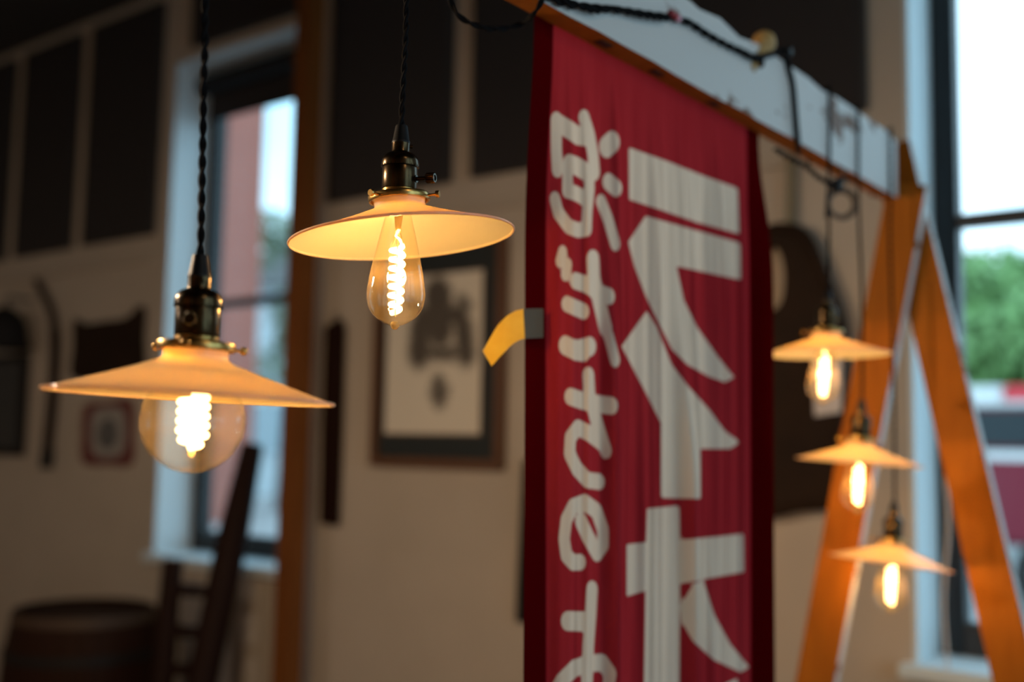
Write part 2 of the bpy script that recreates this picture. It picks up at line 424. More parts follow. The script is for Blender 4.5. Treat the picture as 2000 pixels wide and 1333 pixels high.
bmb.add(vs, fs); bmb.mi = mi
part('beam', bmb, [M_FRAMEWOOD, M_BEAMPAINT], stand)
M_KNOT = mat('dark_wood_knot', (0.05, 0.018, 0.008), 0.7)
for px, py in ((1180, 86), (1284, 146), (1395, 203)):       # slots in the underside of the beam
    p = on_e(px, py, -0.868); y = p.y
    part('slot', MB().box((-0.876, y-0.016, BZ0-0.0012), (-0.862, y+0.016, BZ0+0.002)), M_KNOT, stand)
def stand_leg(pa, pb, n, top, w=0.092, th=0.036, mats=M_FRAMEWOOD):
    """board in the plane N = n through two traced centre points, cut at the floor"""
    a, b = on_n(*pa, n), on_n(*pb, n); d = (b-a)/(b.z-a.z)
    lb_ = MB().bar(a+d*(0.001-a.z), a+d*(top-a.z), w, th, Vector((0, 1, 0))); lb_.mi[5] = 1    # painted edge towards the windows
    part('leg', lb_, [mats, M_BEAMPAINT], stand, bevel=0.003)
    return a.x+d.x*(0.0-a.z)
stand_leg((1731, 600), (1620, 1200), BN1+0.020, BZ0+0.03)
stand_leg((1815, 600), (1955, 1200), BN1+0.058, BZ1-0.004)
for s, n in ((-1, BN0-0.02), (1, BN0-0.058)):
    part('leg', MB().bar((-0.868+s*0.56, n, 0.001), (-0.868-s*0.03, n, BZ1+0.03), 0.092, 0.036, Vector((0, 1, 0))), M_FRAMEWOOD, stand, bevel=0.003)

# ================================================================== RED BANNER
BAN_E = BE0+0.003
strokes = []     # (points, radius) in photo pixels, vertical axis squeezed
polys = []
def st(pts, r, sc, ox, oy): strokes.append(([(ox+x/sc, oy+y/sc) for x, y in pts], r/sc))
c1 = (4.444, 1050, 200); c2 = (4.444, 1050, 450); c3 = (4.444, 1050, 720); c4 = (3.48, 1050, 950)
st([(162, 150), (163, 400), (172, 585)], 47, *c1)
st([(170, 175), (270, 235), (350, 290), (420, 300)], 55, *c1)
st([(402, 130), (450, 280), (480, 450), (495, 610)], 46, *c1)
st([(275, 530), (340, 555), (430, 610)], 55, *c1)
st([(262, 560), (258, 770)], 44, *c1)
st([(270, 770), (330, 790), (420, 840)], 45, *c1)
st([(448, 600), (450, 760), (430, 950), (425, 1100)], 44, *c1)
st([(150, 840), (180, 960), (270, 1080), (350, 1110), (425, 1100)], 45, *c1)
st([(600, 385), (645, 345)], 66, *c1)
st([(615, 690), (680, 745)], 52, *c1)
st([(550, 860), (610, 1010), (675, 1230)], 42, *c1)
st([(217, 190), (195, 270)], 40, *c2)
st([(258, 295), (243, 385)], 40, *c2)
st([(330, 440), (420, 470), (520, 540), (620, 575)], 50, *c2)
st([(480, 250), (488, 420), (530, 600), (590, 850)], 55, *c2)
st([(560, 760), (620, 930), (672, 1130)], 42, *c2)
st([(255, 640), (320, 670), (400, 705)], 48, *c2)
st([(240, 1000), (330, 1045), (450, 1010)], 58, *c2)
st([(330, 1040), (400, 1050)], 62, *c2)
st([(440, 60), (450, 230), (500, 420), (550, 590), (592, 715)], 50, *c3)
st([(285, 245), (400, 285), (560, 315), (645, 325)], 52, *c3)
st([(560, 650), (440, 560), (350, 515), (285, 600), (278, 740), (340, 870), (430, 970), (535, 985)], 48, *c3)
st([(295, 240), (340, 340), (405, 455)], 40, *c4)
st([(405, 455), (445, 400), (445, 300), (400, 170), (320, 110), (240, 140), (195, 230), (180, 360), (195, 470), (240, 520), (290, 518)], 38, *c4)
st([(370, 700), (360, 880), (345, 1080), (335, 1360)], 38, *c4)
st([(205, 918), (330, 922)], 46, *c4)
st([(110, 1420), (160, 1330), (250, 1240), (350, 1205), (440, 1200), (495, 1280), (470, 1420)], 40, *c4)
polys.append([(1228, 288), (1300, 314), (1375, 344), (1441, 368), (1444, 457), (1360, 434), (1290, 410), (1229, 390)])
polys.append([(1261, 422), (1330, 442), (1446, 475), (1447, 547), (1321, 520), (1336, 588), (1362, 641), (1404, 700), (1434, 738), (1416, 747), (1385, 736), (1343, 713), (1312, 682), (1294, 646), (1263, 583), (1239, 520), (1227, 473)])
polys.append([(1263, 608), (1214, 677), (1260, 765), (1291, 827), (1291, 973), (1368, 975), (1368, 877), (1426, 877), (1445, 864), (1416, 843), (1385, 801), (1343, 754), (1312, 713), (1283, 640)])
polys.append([(1264, 994), (1327, 988), (1328, 1055), (1400, 1049), (1452, 1043), (1453, 1118), (1374, 1132), (1328, 1141), (1327, 1400), (1257, 1400), (1261, 1154), (1224, 1166), (1224, 1064), (1262, 1060)])
polys.append([(1355, 1140), (1374, 1136), (1395, 1202), (1426, 1259), (1463, 1304), (1447, 1314), (1395, 1290), (1353, 1253), (1330, 1212), (1328, 1185)])
polys.append([(1400, 1345), (1440, 1326), (1446, 1400), (1395, 1410)])
SQ = 0.68
def sdf(P):
    """signed distance (pixels) of Nx2 points to the union of strokes and polygons; negative inside"""
    x = P[:, 0]; y = P[:, 1]; best = np.full(len(P), 1e3)
    for pts, r in strokes:
        q = [(a, b*SQ) for a, b in pts]
        for (ax, ay), (bx, by) in zip(q, q[1:]):
            dx, dy = bx-ax, by-ay; L = dx*dx+dy*dy+1e-9
            t = np.clip(((x-ax)*dx+(y*SQ-ay)*dy)/L, 0, 1)
            best = np.minimum(best, np.hypot(x-ax-t*dx, y*SQ-ay-t*dy)-r)
    for po in polys:
        d = np.full(len(P), 1e9); ins = np.zeros(len(P), bool); n = len(po)
        for i in range(n):
            (ax, ay), (bx, by) = po[i], po[(i+1) % n]
            dx, dy = bx-ax, by-ay; t = np.clip(((x-ax)*dx+(y-ay)*dy)/(dx*dx+dy*dy), 0, 1)
            d = np.minimum(d, np.hypot(x-ax-t*dx, y-ay-t*dy))
            c = ((ay > y) != (by > y)) & (x < (bx-ax)*(y-ay)/((by-ay) if by != ay else 1e-9)+ax)
            ins ^= c
        best = np.minimum(best, np.where(ins, -d, d))
    return best
n_left = on_e(1034, 500, BAN_E).y; n_band = on_e(1073, 600, BAN_E).y; n_main = on_e(1087, 700, BAN_E).y; n_right = on_e(1463, 800, BAN_E).y
w_hem2 = 0.042
NU, NV = 260, 320
T0, T1 = n_left, n_right+w_hem2
b_top, b_bot = BZ0+0.004, 0.28
ts = np.linspace(T0, T1, NU+1)
def smst(a, b, x): t = np.clip((x-a)/(b-a), 0, 1); return t*t*(3-2*t)
bv, bpx = [], []
rb_ = random.Random(21)
SMALL = [(n_main+0.02+(n_right-n_main-0.03)*(i+rb_.uniform(-0.35, 0.35))/24, rb_.uniform(0.003, 0.0085), rb_.uniform(0.0035, 0.006), rb_.uniform(0.010, 0.02), rb_.uniform(0, 6.3)) for i in range(24)]
def fold(px, py, am, wd, pstart, dk=0.04): q = on_e(px, py, BAN_E); return (q.y, am, wd, on_e(px, pstart, BAN_E).z, dk)
FOLDS = [fold(1312, 1100, 0.0300, 0.009, 560, 0.07), fold(1172, 800, 0.0180, 0.007, 330, 0.03), fold(1112, 600, 0.0060, 0.004, 260, 0.02), fold(1240, 1000, 0.0105, 0.008, 620, 0.03),
         fold(1395, 800, 0.0165, 0.012, 330, 0.03), fold(1436, 600, 0.0105, 0.008, 260, 0.02), fold(1345, 500, 0.0090, 0.006, 300, 0.02), fold(1272, 400, 0.0075, 0.005, 240, 0.025), fold(1130, 300, 0.0075, 0.005, 120, 0.02), fold(1205, 300, 0.0075, 0.006, 150, 0.02)]
dt = ts[1]-ts[0]
for j in range(NV+1):
    z = b_top+(b_bot-b_top)*j/NV; down = b_top-z
    k = float(smst(0.02, 0.35, down))
    psi = np.radians(54)*k*smst(n_band-0.006, n_band+0.006, ts)*(1-smst(n_main-0.006, n_main+0.006, ts)) \
        + np.radians(62)*k*smst(n_right-0.008, n_right+0.008, ts) + np.radians(8)*k*(1-smst(n_band-0.006, n_band, ts))
    cn = np.cumsum(np.cos(psi))*dt; ce = np.cumsum(np.sin(psi))*dt
    im = int(np.argmin(np.abs(ts-n_main)))
    nn = cn-cn[im]+n_main; ee = ce-ce[im]+BAN_E
    wr = float(smst(0.0, 0.25, down))
    s = (ts-n_main)
    wob = 0.0042*np.sin(s*58+0.7*np.sin(z*2.1)) + 0.0030*np.sin(s*97+1.3+0.9*np.sin(z*1.7+1)) + 0.0030*np.sin(s*23+0.5*z) + 0.0016*np.sin(s*190+2*np.sin(z*3))
    env = smst(n_main-0.01, n_main+0.03, ts)*(1-smst(n_right-0.03, n_right, ts))
    pleat = np.zeros_like(s)
    for (t0, am, wd, zs, dk) in FOLDS:
        g = smst(t0-wd, t0+wd, ts)*np.where(ts > t0, np.exp(-np.maximum(ts-t0, 0)/dk), 1.0)
        pleat = pleat+am*g*float(smst(0, 0.35, zs-z))
    for (t0, am, wd, dk, ph) in SMALL:
        tc_ = t0+0.006*math.sin(z*2.3+ph)
        g = smst(tc_-wd, tc_+wd, ts)*np.where(ts > tc_, np.exp(-np.maximum(ts-tc_, 0)/dk), 1.0)
        pleat = pleat+am*(0.55+0.45*math.sin(z*1.9+ph*2))*g*float(smst(0.0, 0.2, down))
    pleat0 = -0.010*np.exp(-((s-0.335)/0.012)**2)*smst(0.25, 0.8, np.full_like(s, down))+0.006*np.exp(-((s-0.365)/0.012)**2)*smst(0.25, 0.8, np.full_like(s, down))
    ee = ee+(wob*wr+pleat)*env+0.002*wr*np.sin(s*40+z*3)*(1-env)
    nn = nn+0.036*(down/1.6)*(1-(ts-n_left)/(n_right-n_left))*(ts < n_right)
    for i in range(NU+1):
        bv.append((float(ee[i]), float(nn[i]), z)); bpx.append(project((float(ee[i]), float(nn[i]), z)) if ts[i] < n_right else (1600.0, 400.0))
bf = [(j*(NU+1)+i, j*(NU+1)+i+1, (j+1)*(NU+1)+i+1, (j+1)*(NU+1)+i) for j in range(NV) for i in range(NU)]
ban = thing('fabric_banner', 'tall red cloth banner with white Japanese characters hanging from the beam', 'banner', (BAN_E, (n_left+n_right)/2, b_bot))
bme = bpy.data.meshes.new('banner_cloth'); inv = WM[ban.name].inverted()
bme.from_pydata([tuple(inv @ Vector(p)) for p in bv], [], bf)
sd = np.clip(sdf(np.array(bpx)), -30, 30).astype(np.float32)
at = bme.attributes.new('print', 'FLOAT', 'POINT'); at.data.foreach_set('value', sd)
shaded_hem = np.tile(np.maximum(1-smst(n_band-0.004, n_band, ts), smst(n_right-0.012, n_right-0.004, ts)), NV+1).astype(np.float32)  # both edge strips darkened: their shade is put into the cloth colour
at2 = bme.attributes.new('shaded_hem', 'FLOAT', 'POINT'); at2.data.foreach_set('value', shaded_hem)
bme.polygons.foreach_set('use_smooth', [True]*len(bme.polygons))
def banner_material():
    m = bpy.data.materials.new('printed_banner_cotton'); m.use_nodes = True
    n, l = m.node_tree.nodes, m.node_tree.links; n.clear()
    out = n.new('ShaderNodeOutputMaterial')
    ap = n.new('ShaderNodeAttribute'); ap.attribute_name = 'print'
    ah = n.new('ShaderNodeAttribute'); ah.attribute_name = 'shaded_hem'
    mr = n.new('ShaderNodeMapRange'); mr.inputs['From Min'].default_value = 1.2; mr.inputs['From Max'].default_value = -1.2
    l.new(ap.outputs['Fac'], mr.inputs['Value'])
    tc = n.new('ShaderNodeTexCoord'); mp = n.new('ShaderNodeMapping'); mp.inputs['Scale'].default_value = (1, 1, 0.08)
    no = n.new('ShaderNodeTexNoise'); no.inputs['Scale'].default_value = 70; no.inputs['Detail'].default_value = 5
    l.new(tc.outputs['Object'], mp.inputs['Vector']); l.new(mp.outputs['Vector'], no.inputs['Vector'])
    red = n.new('ShaderNodeMix'); red.data_type = 'RGBA'; red.inputs['A'].default_value = (0.32, 0.016, 0.026, 1); red.inputs['B'].default_value = (0.47, 0.038, 0.052, 1)
    l.new(no.outputs['Fac'], red.inputs['Factor'])
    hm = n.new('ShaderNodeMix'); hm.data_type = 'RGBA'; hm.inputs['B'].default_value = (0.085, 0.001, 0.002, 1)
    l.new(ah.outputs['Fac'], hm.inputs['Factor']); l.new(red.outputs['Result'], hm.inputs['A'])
    wh = n.new('ShaderNodeMix'); wh.data_type = 'RGBA'; wh.inputs['A'].default_value = (0.76, 0.68, 0.57, 1); wh.inputs['B'].default_value = (0.88, 0.80, 0.69, 1)
    l.new(no.outputs['Fac'], wh.inputs['Factor'])
    mx = n.new('ShaderNodeMix'); mx.data_type = 'RGBA'
    l.new(mr.outputs['Result'], mx.inputs['Factor']); l.new(hm.outputs['Result'], mx.inputs['A']); l.new(wh.outputs['Result'], mx.inputs['B'])
    df = n.new('ShaderNodeBsdfDiffuse'); tl = n.new('ShaderNodeBsdfTranslucent'); mix = n.new('ShaderNodeMixShader')
    l.new(mx.outputs['Result'], df.inputs['Color']); l.new(mx.outputs['Result'], tl.inputs['Color'])
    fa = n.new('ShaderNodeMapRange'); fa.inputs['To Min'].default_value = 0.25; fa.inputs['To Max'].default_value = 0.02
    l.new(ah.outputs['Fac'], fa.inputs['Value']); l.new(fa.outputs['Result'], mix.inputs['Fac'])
    l.new(df.outputs[0], mix.inputs[1]); l.new(tl.outputs[0], mix.inputs[2]); l.new(mix.outputs[0], out.inputs['Surface'])
    return m
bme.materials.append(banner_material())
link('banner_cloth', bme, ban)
for y in np.linspace(n_left+0.03, n_right-0.02, 5):     # tacks that hold the cloth to the beam
    part('tack', MB().lathe([(0, 0), (0.004, 0.0004), (0.005, 0.0016), (0, 0.003)], 10, Matrix.Translation((BAN_E-0.0005, y, BZ0+0.003)) @ Matrix.Rotation(-PI/2, 4, 'Y')), M_BRASS, ban)

# yellow tape stuck on the near edge of the banner, its free end curling away
rowsT = [((1061, 603), (1061, 660), 0), ((1042, 603), (1043, 661), 0), ((1022, 604), (1025, 662), 0), ((1008, 607), (1016, 664), 0.010), ((990, 617), (1005, 670), 0.026), ((972, 636), (994, 679), 0.040), ((957, 661), (978, 696), 0.05), ((943, 686), (960, 716), 0.056)]
tv = []
edge = Vector(on_e(1024, 630, BAN_E-0.012))
ez = (edge-CAM).dot(FWD)
for a, b, dz in rowsT:
    for p in (a, b):
        w = on_e(p[0], p[1], BAN_E-0.010) if dz == 0 else at_depth(p[0], p[1], ez-0.004-dz*0.18)
        tv.append(w)
tape = thing('tape_strip', 'curled strip of yellow tape stuck to left edge of red banner', 'tape', tv[5])
nrm = Vector((0.0004, -0.0004, 0))
def ribbon(vv):
    k = len(vv)//2
    return MB().add(vv+[p+nrm for p in vv], [(2*i, 2*i+1, 2*i+3, 2*i+2) for i in range(k-1)]+[(2*k+2*i+2, 2*k+2*i+3, 2*k+2*i+1, 2*k+2*i) for i in range(k-1)]
        + [(2*i, 2*i+2, 2*k+2*i+2, 2*k+2*i) for i in range(k-1)]+[(2*i+3, 2*i+1, 2*k+2*i+1, 2*k+2*i+3) for i in range(k-1)]+[(0, 2*k, 2*k+1, 1), (2*k-2, 2*k-1, 4*k-1, 4*k-2)])
part('stuck_end', ribbon(tv[:6]), mat('shaded_tape_end', (0.13, 0.085, 0.045), 0.6), tape, smooth=True)  # brown colour stands in for shade on the stuck part of the tape
part('free_end', ribbon(tv[4:]), M_TAPE, tape, smooth=True)

# ================================================================== PENDANT LAMPS (built once at rim radius 0.125, copied)
def densify(prof, n=6):
    pts = [Vector((r, z, 0)) for r, z in prof]
    return [(max(p.x, 0), p.y) for p in smooth_path(pts, n)]
def lamp_meshes():
    me = {}
    outer = densify([(0.0283, 0.0400), (0.0286, 0.0350), (0.034, 0.0312), (0.045, 0.0272), (0.064, 0.0203), (0.094, 0.0104), (0.1235, 0.0008)], 6)
    prof = [(0.0268, 0.0462), (0.0296, 0.0466), (0.0303, 0.0450), (0.0287, 0.0430)]+outer
    mb = MB().lathe(prof, 96)
    lip = [(0.1235+0.0016*math.cos(a), 0.0004+0.0016*math.sin(a)) for a in np.linspace(0.5*PI, 2.5*PI, 11)]
    mb.lathe(lip, 96); me['shade'] = mb.mesh('shade', M_SHADE, smooth=True)
    # brass fitter: flange ring, step and neck, open below
    fit = [(0.0315, 0.0415), (0.0335, 0.0412), (0.0342, 0.0425), (0.0342, 0.0475), (0.0332, 0.0488), (0.0235, 0.0494), (0.0225, 0.0505), (0.0205, 0.0512), (0.0150, 0.0512), (0.0150, 0.0475), (0.0315, 0.0472), (0.0315, 0.0415)]
    me['fitter'] = MB().lathe(fit, 64).mesh('fitter', M_BRASS, smooth=True)
    mb = MB()
    mb.tube([(0.030, 0, 0.0448), (0.0445, 0, 0.0448)], 0.0016, 8)
    mb.lathe([(0, 0), (0.0036, 0), (0.0040, 0.0008), (0.0040, 0.0034), (0.0034, 0.0042), (0, 0.0042)], 14, Matrix.Translation((0.0425, 0, 0.0448)) @ Matrix.Rotation(PI/2, 4, 'Y'))
    me['set_screw'] = mb.mesh('set_screw', M_BRASS, smooth=True)
    sock = [(0, 0.0535), (0.0186, 0.0535), (0.0196, 0.0550), (0.0196, 0.0785), (0.0192, 0.0795), (0.0206, 0.0800), (0.0209, 0.0815), (0.0206, 0.0865), (0.0202, 0.0882), (0.0186, 0.0915), (0.0155, 0.0945), (0.0119, 0.0962), (0.0102, 0.0968), (0.0098, 0.0982), (0.0098, 0.1075), (0, 0.1075)]
    me['socket'] = MB().lathe(sock, 56).mesh('socket', M_DKBRASS, smooth=True)
    mb = MB()      # thread coils under the shell
    mb.tube([(0.0186*math.cos(a), 0.0186*math.sin(a), 0.0512+0.0014*a/(2*PI)) for a in np.linspace(0, 4*PI, 70)], 0.0008, 6)
    me['thread'] = mb.mesh('thread', M_BRASS, smooth=True)
    mb = MB()
    for k in range(26):
        a = 2*PI*k/26
        mb.box((0.0204, -0.0009, 0.0802), (0.0212, 0.0009, 0.0820))
        R = Matrix.Rotation(a, 4, 'Z')
        for i in range(len(mb.v)-8, len(mb.v)): mb.v[i] = R @ mb.v[i]
    me['bead_ring'] = mb.mesh('bead_ring', M_DKBRASS)
    mb = MB()
    mb.tube([(0.0093, 0, 0.1045), (0.0125, 0, 0.1045)], 0.0018, 10); mb.tube([(0.0118, 0, 0.1045), (0.0128, 0, 0.1045)], 0.0026, 10)
    me['collar_screw'] = mb.mesh('collar_screw', M_DKBRASS, smooth=True)
    mb = MB()      # turn key: stem
    mb.tube([(0.0175, 0, 0.0660), (0.0335, 0, 0.0660)], [0.0024]*2, 14); mb.tube([(0.0184, 0, 0.0660), (0.0205, 0, 0.0660)], 0.0042, 16)
    me['switch_stem'] = mb.mesh('switch_stem', M_DKBRASS, smooth=True)
    mb = MB(); n = 36
    ring = []
    for k in range(n):
        r = 0.0060 if k % 2 else 0.0052
        ring.append((r*math.cos(2*PI*k/n), r*math.sin(2*PI*k/n)))
    xs = [(0.0320, 0.9), (0.0326, 1.0), (0.0412, 1.0), (0.0420, 0.9), (0.0420, 0.62), (0.0408, 0.58)]
    vs = [(x, a*s, 0.0660+b*s) for x, s in xs for a, b in ring]
    fs = [(i*n+k, i*n+(k+1) % n, (i+1)*n+(k+1) % n, (i+1)*n+k) for i in range(len(xs)-1) for k in range(n)]+[tuple(range(n)), tuple((len(xs)-1)*n+k for k in range(n))]
    mb.add(vs, fs); me['switch_knob'] = mb.mesh('switch_knob', M_DKBRASS)
    me['strain_relief'] = MB().lathe([(0, 0.1065), (0.0096, 0.1065), (0.0101, 0.1075), (0.0101, 0.1090), (0.0094, 0.1100), (0.0068, 0.1262), (0.0062, 0.1275), (0, 0.1275)], 28).mesh('strain_relief', M_PLASTIC, smooth=True)
    # bulbs
    st64 = densify([(0.0128, 0.036), (0.0135, 0.030), (0.0160, 0.018), (0.0200, 0.002), (0.0245, -0.018), (0.0288, -0.038), (0.0316, -0.056), (0.0320, -0.066), (0.0298, -0.077), (0.0235, -0.0865), (0.0135, -0.0935), (0.0060, -0.0968)], 5)
    me['bulb_pear'] = MB().lathe(st64+[(0.0035, -0.0985), (0, -0.0992)], 48).mesh('bulb_glass', M_BULB, smooth=True)
    gl = [(0.0128, 0.037), (0.0135, 0.031), (0.0165, 0.0245), (0.0235, 0.0185)]
    R, cz = 0.0450, -0.0210
    gl += [(R*math.sin(a), cz+R*math.cos(a)) for a in np.linspace(math.radians(40), math.radians(178), 22)]
    me['bulb_globe'] = MB().lathe(densify(gl, 3)+[(0, cz-R)], 56).mesh('bulb_glass', M_BULB, smooth=True)
    me['tip'] = MB().lathe([(0, -0.0925), (0.0040, -0.0928), (0.0052, -0.0950), (0.0046, -0.0985), (0.0028, -0.1008), (0, -0.1016)], 20).mesh('glass_tip', M_BULBTIP, smooth=True)
    def base_mesh(): return MB().lathe([(0, 0.0300), (0.0120, 0.0300), (0.0126, 0.0330), (0.0126, 0.0570), (0, 0.0570)], 28).mesh('bulb_base', M_WIRE, smooth=True)
    me['base'] = base_mesh()
    def helix(z0, z1, r, turns, tr, taper):
        n = int(turns*26); pts = []
        for i in range(n+1):
            t = i/n; rr = r*(1-taper*max(0, (t-0.78)/0.22))*(0.75+0.25*min(1, t/0.06))
            a = 2*PI*turns*t; pts.append((rr*math.cos(a), rr*math.sin(a), z0+(z1-z0)*t))
        return pts
    mb = MB(); mb.tube(helix(-0.008, -0.083, 0.0066, 7.5, 0.0026, 0.35), 0.0030, 8); mb.tube([(0.001, 0, 0.010), (-0.0025, 0, 0.003), (0.003, 0, -0.002), (0.0055, 0, -0.009)], 0.0015, 6); me['fil_pear'] = mb.mesh('filament', M_FIL, smooth=True)
    mb = MB(); mb.tube(helix(0.0025, -0.0440, 0.0112, 5.6, 0.0026, 0.5), 0.0031, 8); me['fil_globe'] = mb.mesh('filament', M_FIL, smooth=True)
    mb = MB()
    mb.lathe([(0, 0.034), (0.0060, 0.034), (0.0045, 0.022), (0.0030, 0.010), (0.0032, 0.006), (0, 0.005)], 16)
    for s in (-1, 1): mb.tube([(0.002*s, 0, 0.008), (0.0042*s, 0.001, 0.0), (0.0062*s, 0, -0.008)], 0.0006, 6)
    mb.tube([(0, 0, 0.006), (0, 0, -0.088)], 0.0009, 6)
    me['stem_pear'] = mb.mesh('glass_stem', M_BULBTIP, smooth=True)
    mb = MB()
    mb.lathe([(0, 0.036), (0.0060, 0.036), (0.0045, 0.026), (0.0030, 0.014), (0, 0.012)], 16)
    mb.tube([(0, 0, 0.014), (0, 0, -0.049)], 0.0009, 6); mb.lathe([(0, -0.046), (0.0028, -0.0475), (0.0032, -0.050), (0, -0.0525)], 12)
    for s in (-1, 1): mb.tube([(0.002*s, 0, 0.016), (0.008*s, 0, 0.010), (0.0105*s, 0, 0.003)], 0.0006, 6)
    me['stem_globe'] = mb.mesh('glass_stem', M_BULBTIP, smooth=True)
    return me
LM = lamp_meshes()
def lamp(label, px, py, Z, scale, roll, shade_roll, key_dir, bulb, cord_pts, screws, pitch=0.0):
    """px,py: traced centre of the rim; roll, shade_roll: degrees about the view direction"""
    loc = at_depth(px, py, Z)
    q = Quaternion(FWD, math.radians(roll)) @ Quaternion(RGT, math.radians(pitch))
    qz = Quaternion((0, 0, 1), key_dir)
    t = thing('pendant_lamp', label, 'pendant lamp', loc, q @ qz, group='pendant lamps hanging from the beam', scale=scale)
    sh = link('shade', LM['shade'], t); tag(sh, 'thin opal glass shade glowing amber')
    qs = (q @ qz).inverted() @ Quaternion(FWD, math.radians(shade_roll)) @ (q @ qz)
    pivot = Vector((0, 0, 0.046))
    sh.rotation_mode = 'QUATERNION'; sh.rotation_quaternion = qs; sh.location = pivot-qs @ pivot
    fi = link('fitter', LM['fitter'], t)
    fi.rotation_mode = 'QUATERNION'; half = Quaternion().slerp(qs, 0.8); fi.rotation_quaternion = half; fi.location = pivot-half @ pivot
    for a in screws:
        s = link('set_screw', LM['set_screw'], fi); s.rotation_euler = (0, 0, a-key_dir)
    so = link('socket', LM['socket'], t)
    link('thread', LM['thread'], so); link('bead_ring', LM['bead_ring'], so)
    cs = link('collar_screw', LM['collar_screw'], so); cs.rotation_euler = (0, 0, math.radians(35))
    sw = link('turn_switch', LM['switch_stem'], t); link('switch_knob', LM['switch_knob'], sw)
    link('strain_relief', LM['strain_relief'], t)
    bu = link('bulb', LM['bulb_'+bulb], t); tag(bu, 'clear %s filament bulb' % ('round globe' if bulb == 'globe' else 'pear-shaped'))
    link('filament', LM['fil_'+bulb], bu); link('glass_stem', LM['stem_'+bulb], bu); link('bulb_base', LM['base'], bu)
    if bulb == 'pear': link('glass_tip', LM['tip'], bu)
    top = WM[t.name] @ Vector((0, 0, 0.124))
    path = [top, top+(WM[t.name].to_3x3() @ Vector((0, 0, 0.03)))]+[Vector(p) for p in cord_pts]
    part('cord', twisted(MB(), smooth_path(path, 12)), M_CORD, t, smooth=True)
    ld = bpy.data.lights.new('bulb_light', 'POINT'); ld.energy = LAMP_W; ld.color = (1.0, 0.53, 0.155); ld.shadow_soft_size = 0.012
    lo = bpy.data.objects.new('bulb_light', ld); COL.objects.link(lo); lo.parent = bu
    lo.location = (0, 0, -0.045 if bulb == 'pear' else -0.022)
    return t
def beam_wrap(y0, side=-0.0045, turns=1, dy=0.02):
    """cord path: up behind the beam's west edge, over the top, down the painted face and round again"""
    e0, e1, z0, z1 = BE0-0.0045, BE1+0.0045, BZ0-0.0045, BZ1+0.0045
    P = [(e1, y0+0.003, z0+0.002), (e1, y0+dy*0.4, z1-0.004), (e1-0.004, y0+dy*0.45, z1), (e0+0.004, y0+dy*0.5, z1), (e0, y0+dy*0.55, z1-0.006), (e0, y0+dy, z0+0.004)]
    return P
def cord_up(px, py, Z, wrap=True, dy=0.03):
    p = at_depth(px, py, Z); return [(p.x, p.y, p.z)]
la = at_depth(370, 777, 1.0); lb = at_depth(779, 465, 1.27)
lc = at_depth(1611, 692, 2.2); ldp = at_depth(1678, 904, 2.3); le = at_depth(1742, 1101, 2.44)
D = math.radians
lamp('nearest pendant lamp, leftmost, with round globe bulb in front of the window', 379, 777, 1.0, 1.03, 0.0, 2.0, D(-46), 'globe',
     [(la.x, la.y, la.z+0.3), (la.x-0.006, la.y, BZ0-0.1)]+beam_wrap(la.y), [D(-48), D(195), D(75)])
lamp('second pendant lamp, with pear-shaped bulb and sharp turn switch, left of red banner', 777, 466, 1.27, 1.045, 0.3, -6.2, D(20), 'pear',
     [(lb.x+0.002, lb.y, lb.z+0.25), (lb.x+0.004, lb.y, BZ0-0.06)]+beam_wrap(lb.y), [D(-88), D(25), D(160)])
lamp('uppermost of the three blurred pendant lamps right of the banner', 1611, 692, 2.2, 1.0, 3.5, -4.0, D(-40), 'pear',
     [(lc.x+0.01, lc.y, lc.z+0.3), (lc.x+0.006, lc.y, BZ0-0.12)]+beam_wrap(lc.y), [D(-48), D(195), D(75)])
lamp('middle one of the three blurred pendant lamps right of the banner', 1678, 904, 2.3, 1.03, 3.0, 0.6, D(-75), 'pear',
     [(ldp.x+0.01, ldp.y, ldp.z+0.35), (ldp.x+0.006, ldp.y, BZ0-0.12)]+beam_wrap(ldp.y), [D(-48), D(195), D(75)])
lamp('lowest pendant lamp, tilted, farthest right against the timber leg', 1742, 1101, 2.44, 1.06, 3.7, 3.5, D(-75), 'pear',
     [(le.x+0.01, le.y, le.z+0.4), (le.x+0.006, le.y, BZ0-0.12)]+beam_wrap(le.y), [D(-48), D(195), D(75)], pitch=-2)

# ================================================================== CORDS AND CLIPS ON THE BEAM
loop = [on_e(866, -60, -0.905), on_e(880, 0, -0.90), on_e(905, 38, -0.895), on_e(960, 57, -0.888), on_e(1015, 48, -0.875), on_e(1045, 24, -0.845), on_e(1060, -4, -0.838), on_e(1068, -40, -0.838), on_e(1072, -90, -0.838)]
tag(link('cable_loop', twisted(MB(), smooth_path(loop, 14), r=0.0022, off=0.0019, pitch=0.05).mesh('cable_loop', M_CORD, smooth=True)),
    'black twisted cord hanging in a slack loop from the beam, left of banner', 'cord')
sl = thing('string_light', 'dark string light cable lying along the top of the beam', 'string light', (BE1, 1.7, BZ1))
E_ = BE1+0.006
cable = [on_e(x, y, E_) for x, y in ((1052, -16), (1100, 6), (1150, 14), (1210, 20), (1262, 28), (1306, 34), (1345, 44), (1380, 66), (1420, 88), (1465, 108))]
part('cable', twisted(MB(), smooth_path(cable, 10), r=0.0032, off=0.0030, pitch=0.06), M_CORD, sl, smooth=True)
cable2 = [on_e(x, y, E_+0.004) for x, y in ((1062, -8), (1110, 2), (1160, 22), (1200, 16), (1250, 30), (1300, 38))]
part('cable', twisted(MB(), smooth_path(cable2, 10), r=0.0022, off=0.002, pitch=0.04), M_CORD, sl, smooth=True)
p = on_e(1320, 33, E_+0.004)
M_PINK = mat('pink_plastic', (0.75, 0.35, 0.45), 0.25); M_RED = mat('red_plastic', (0.35, 0.01, 0.02), 0.35)
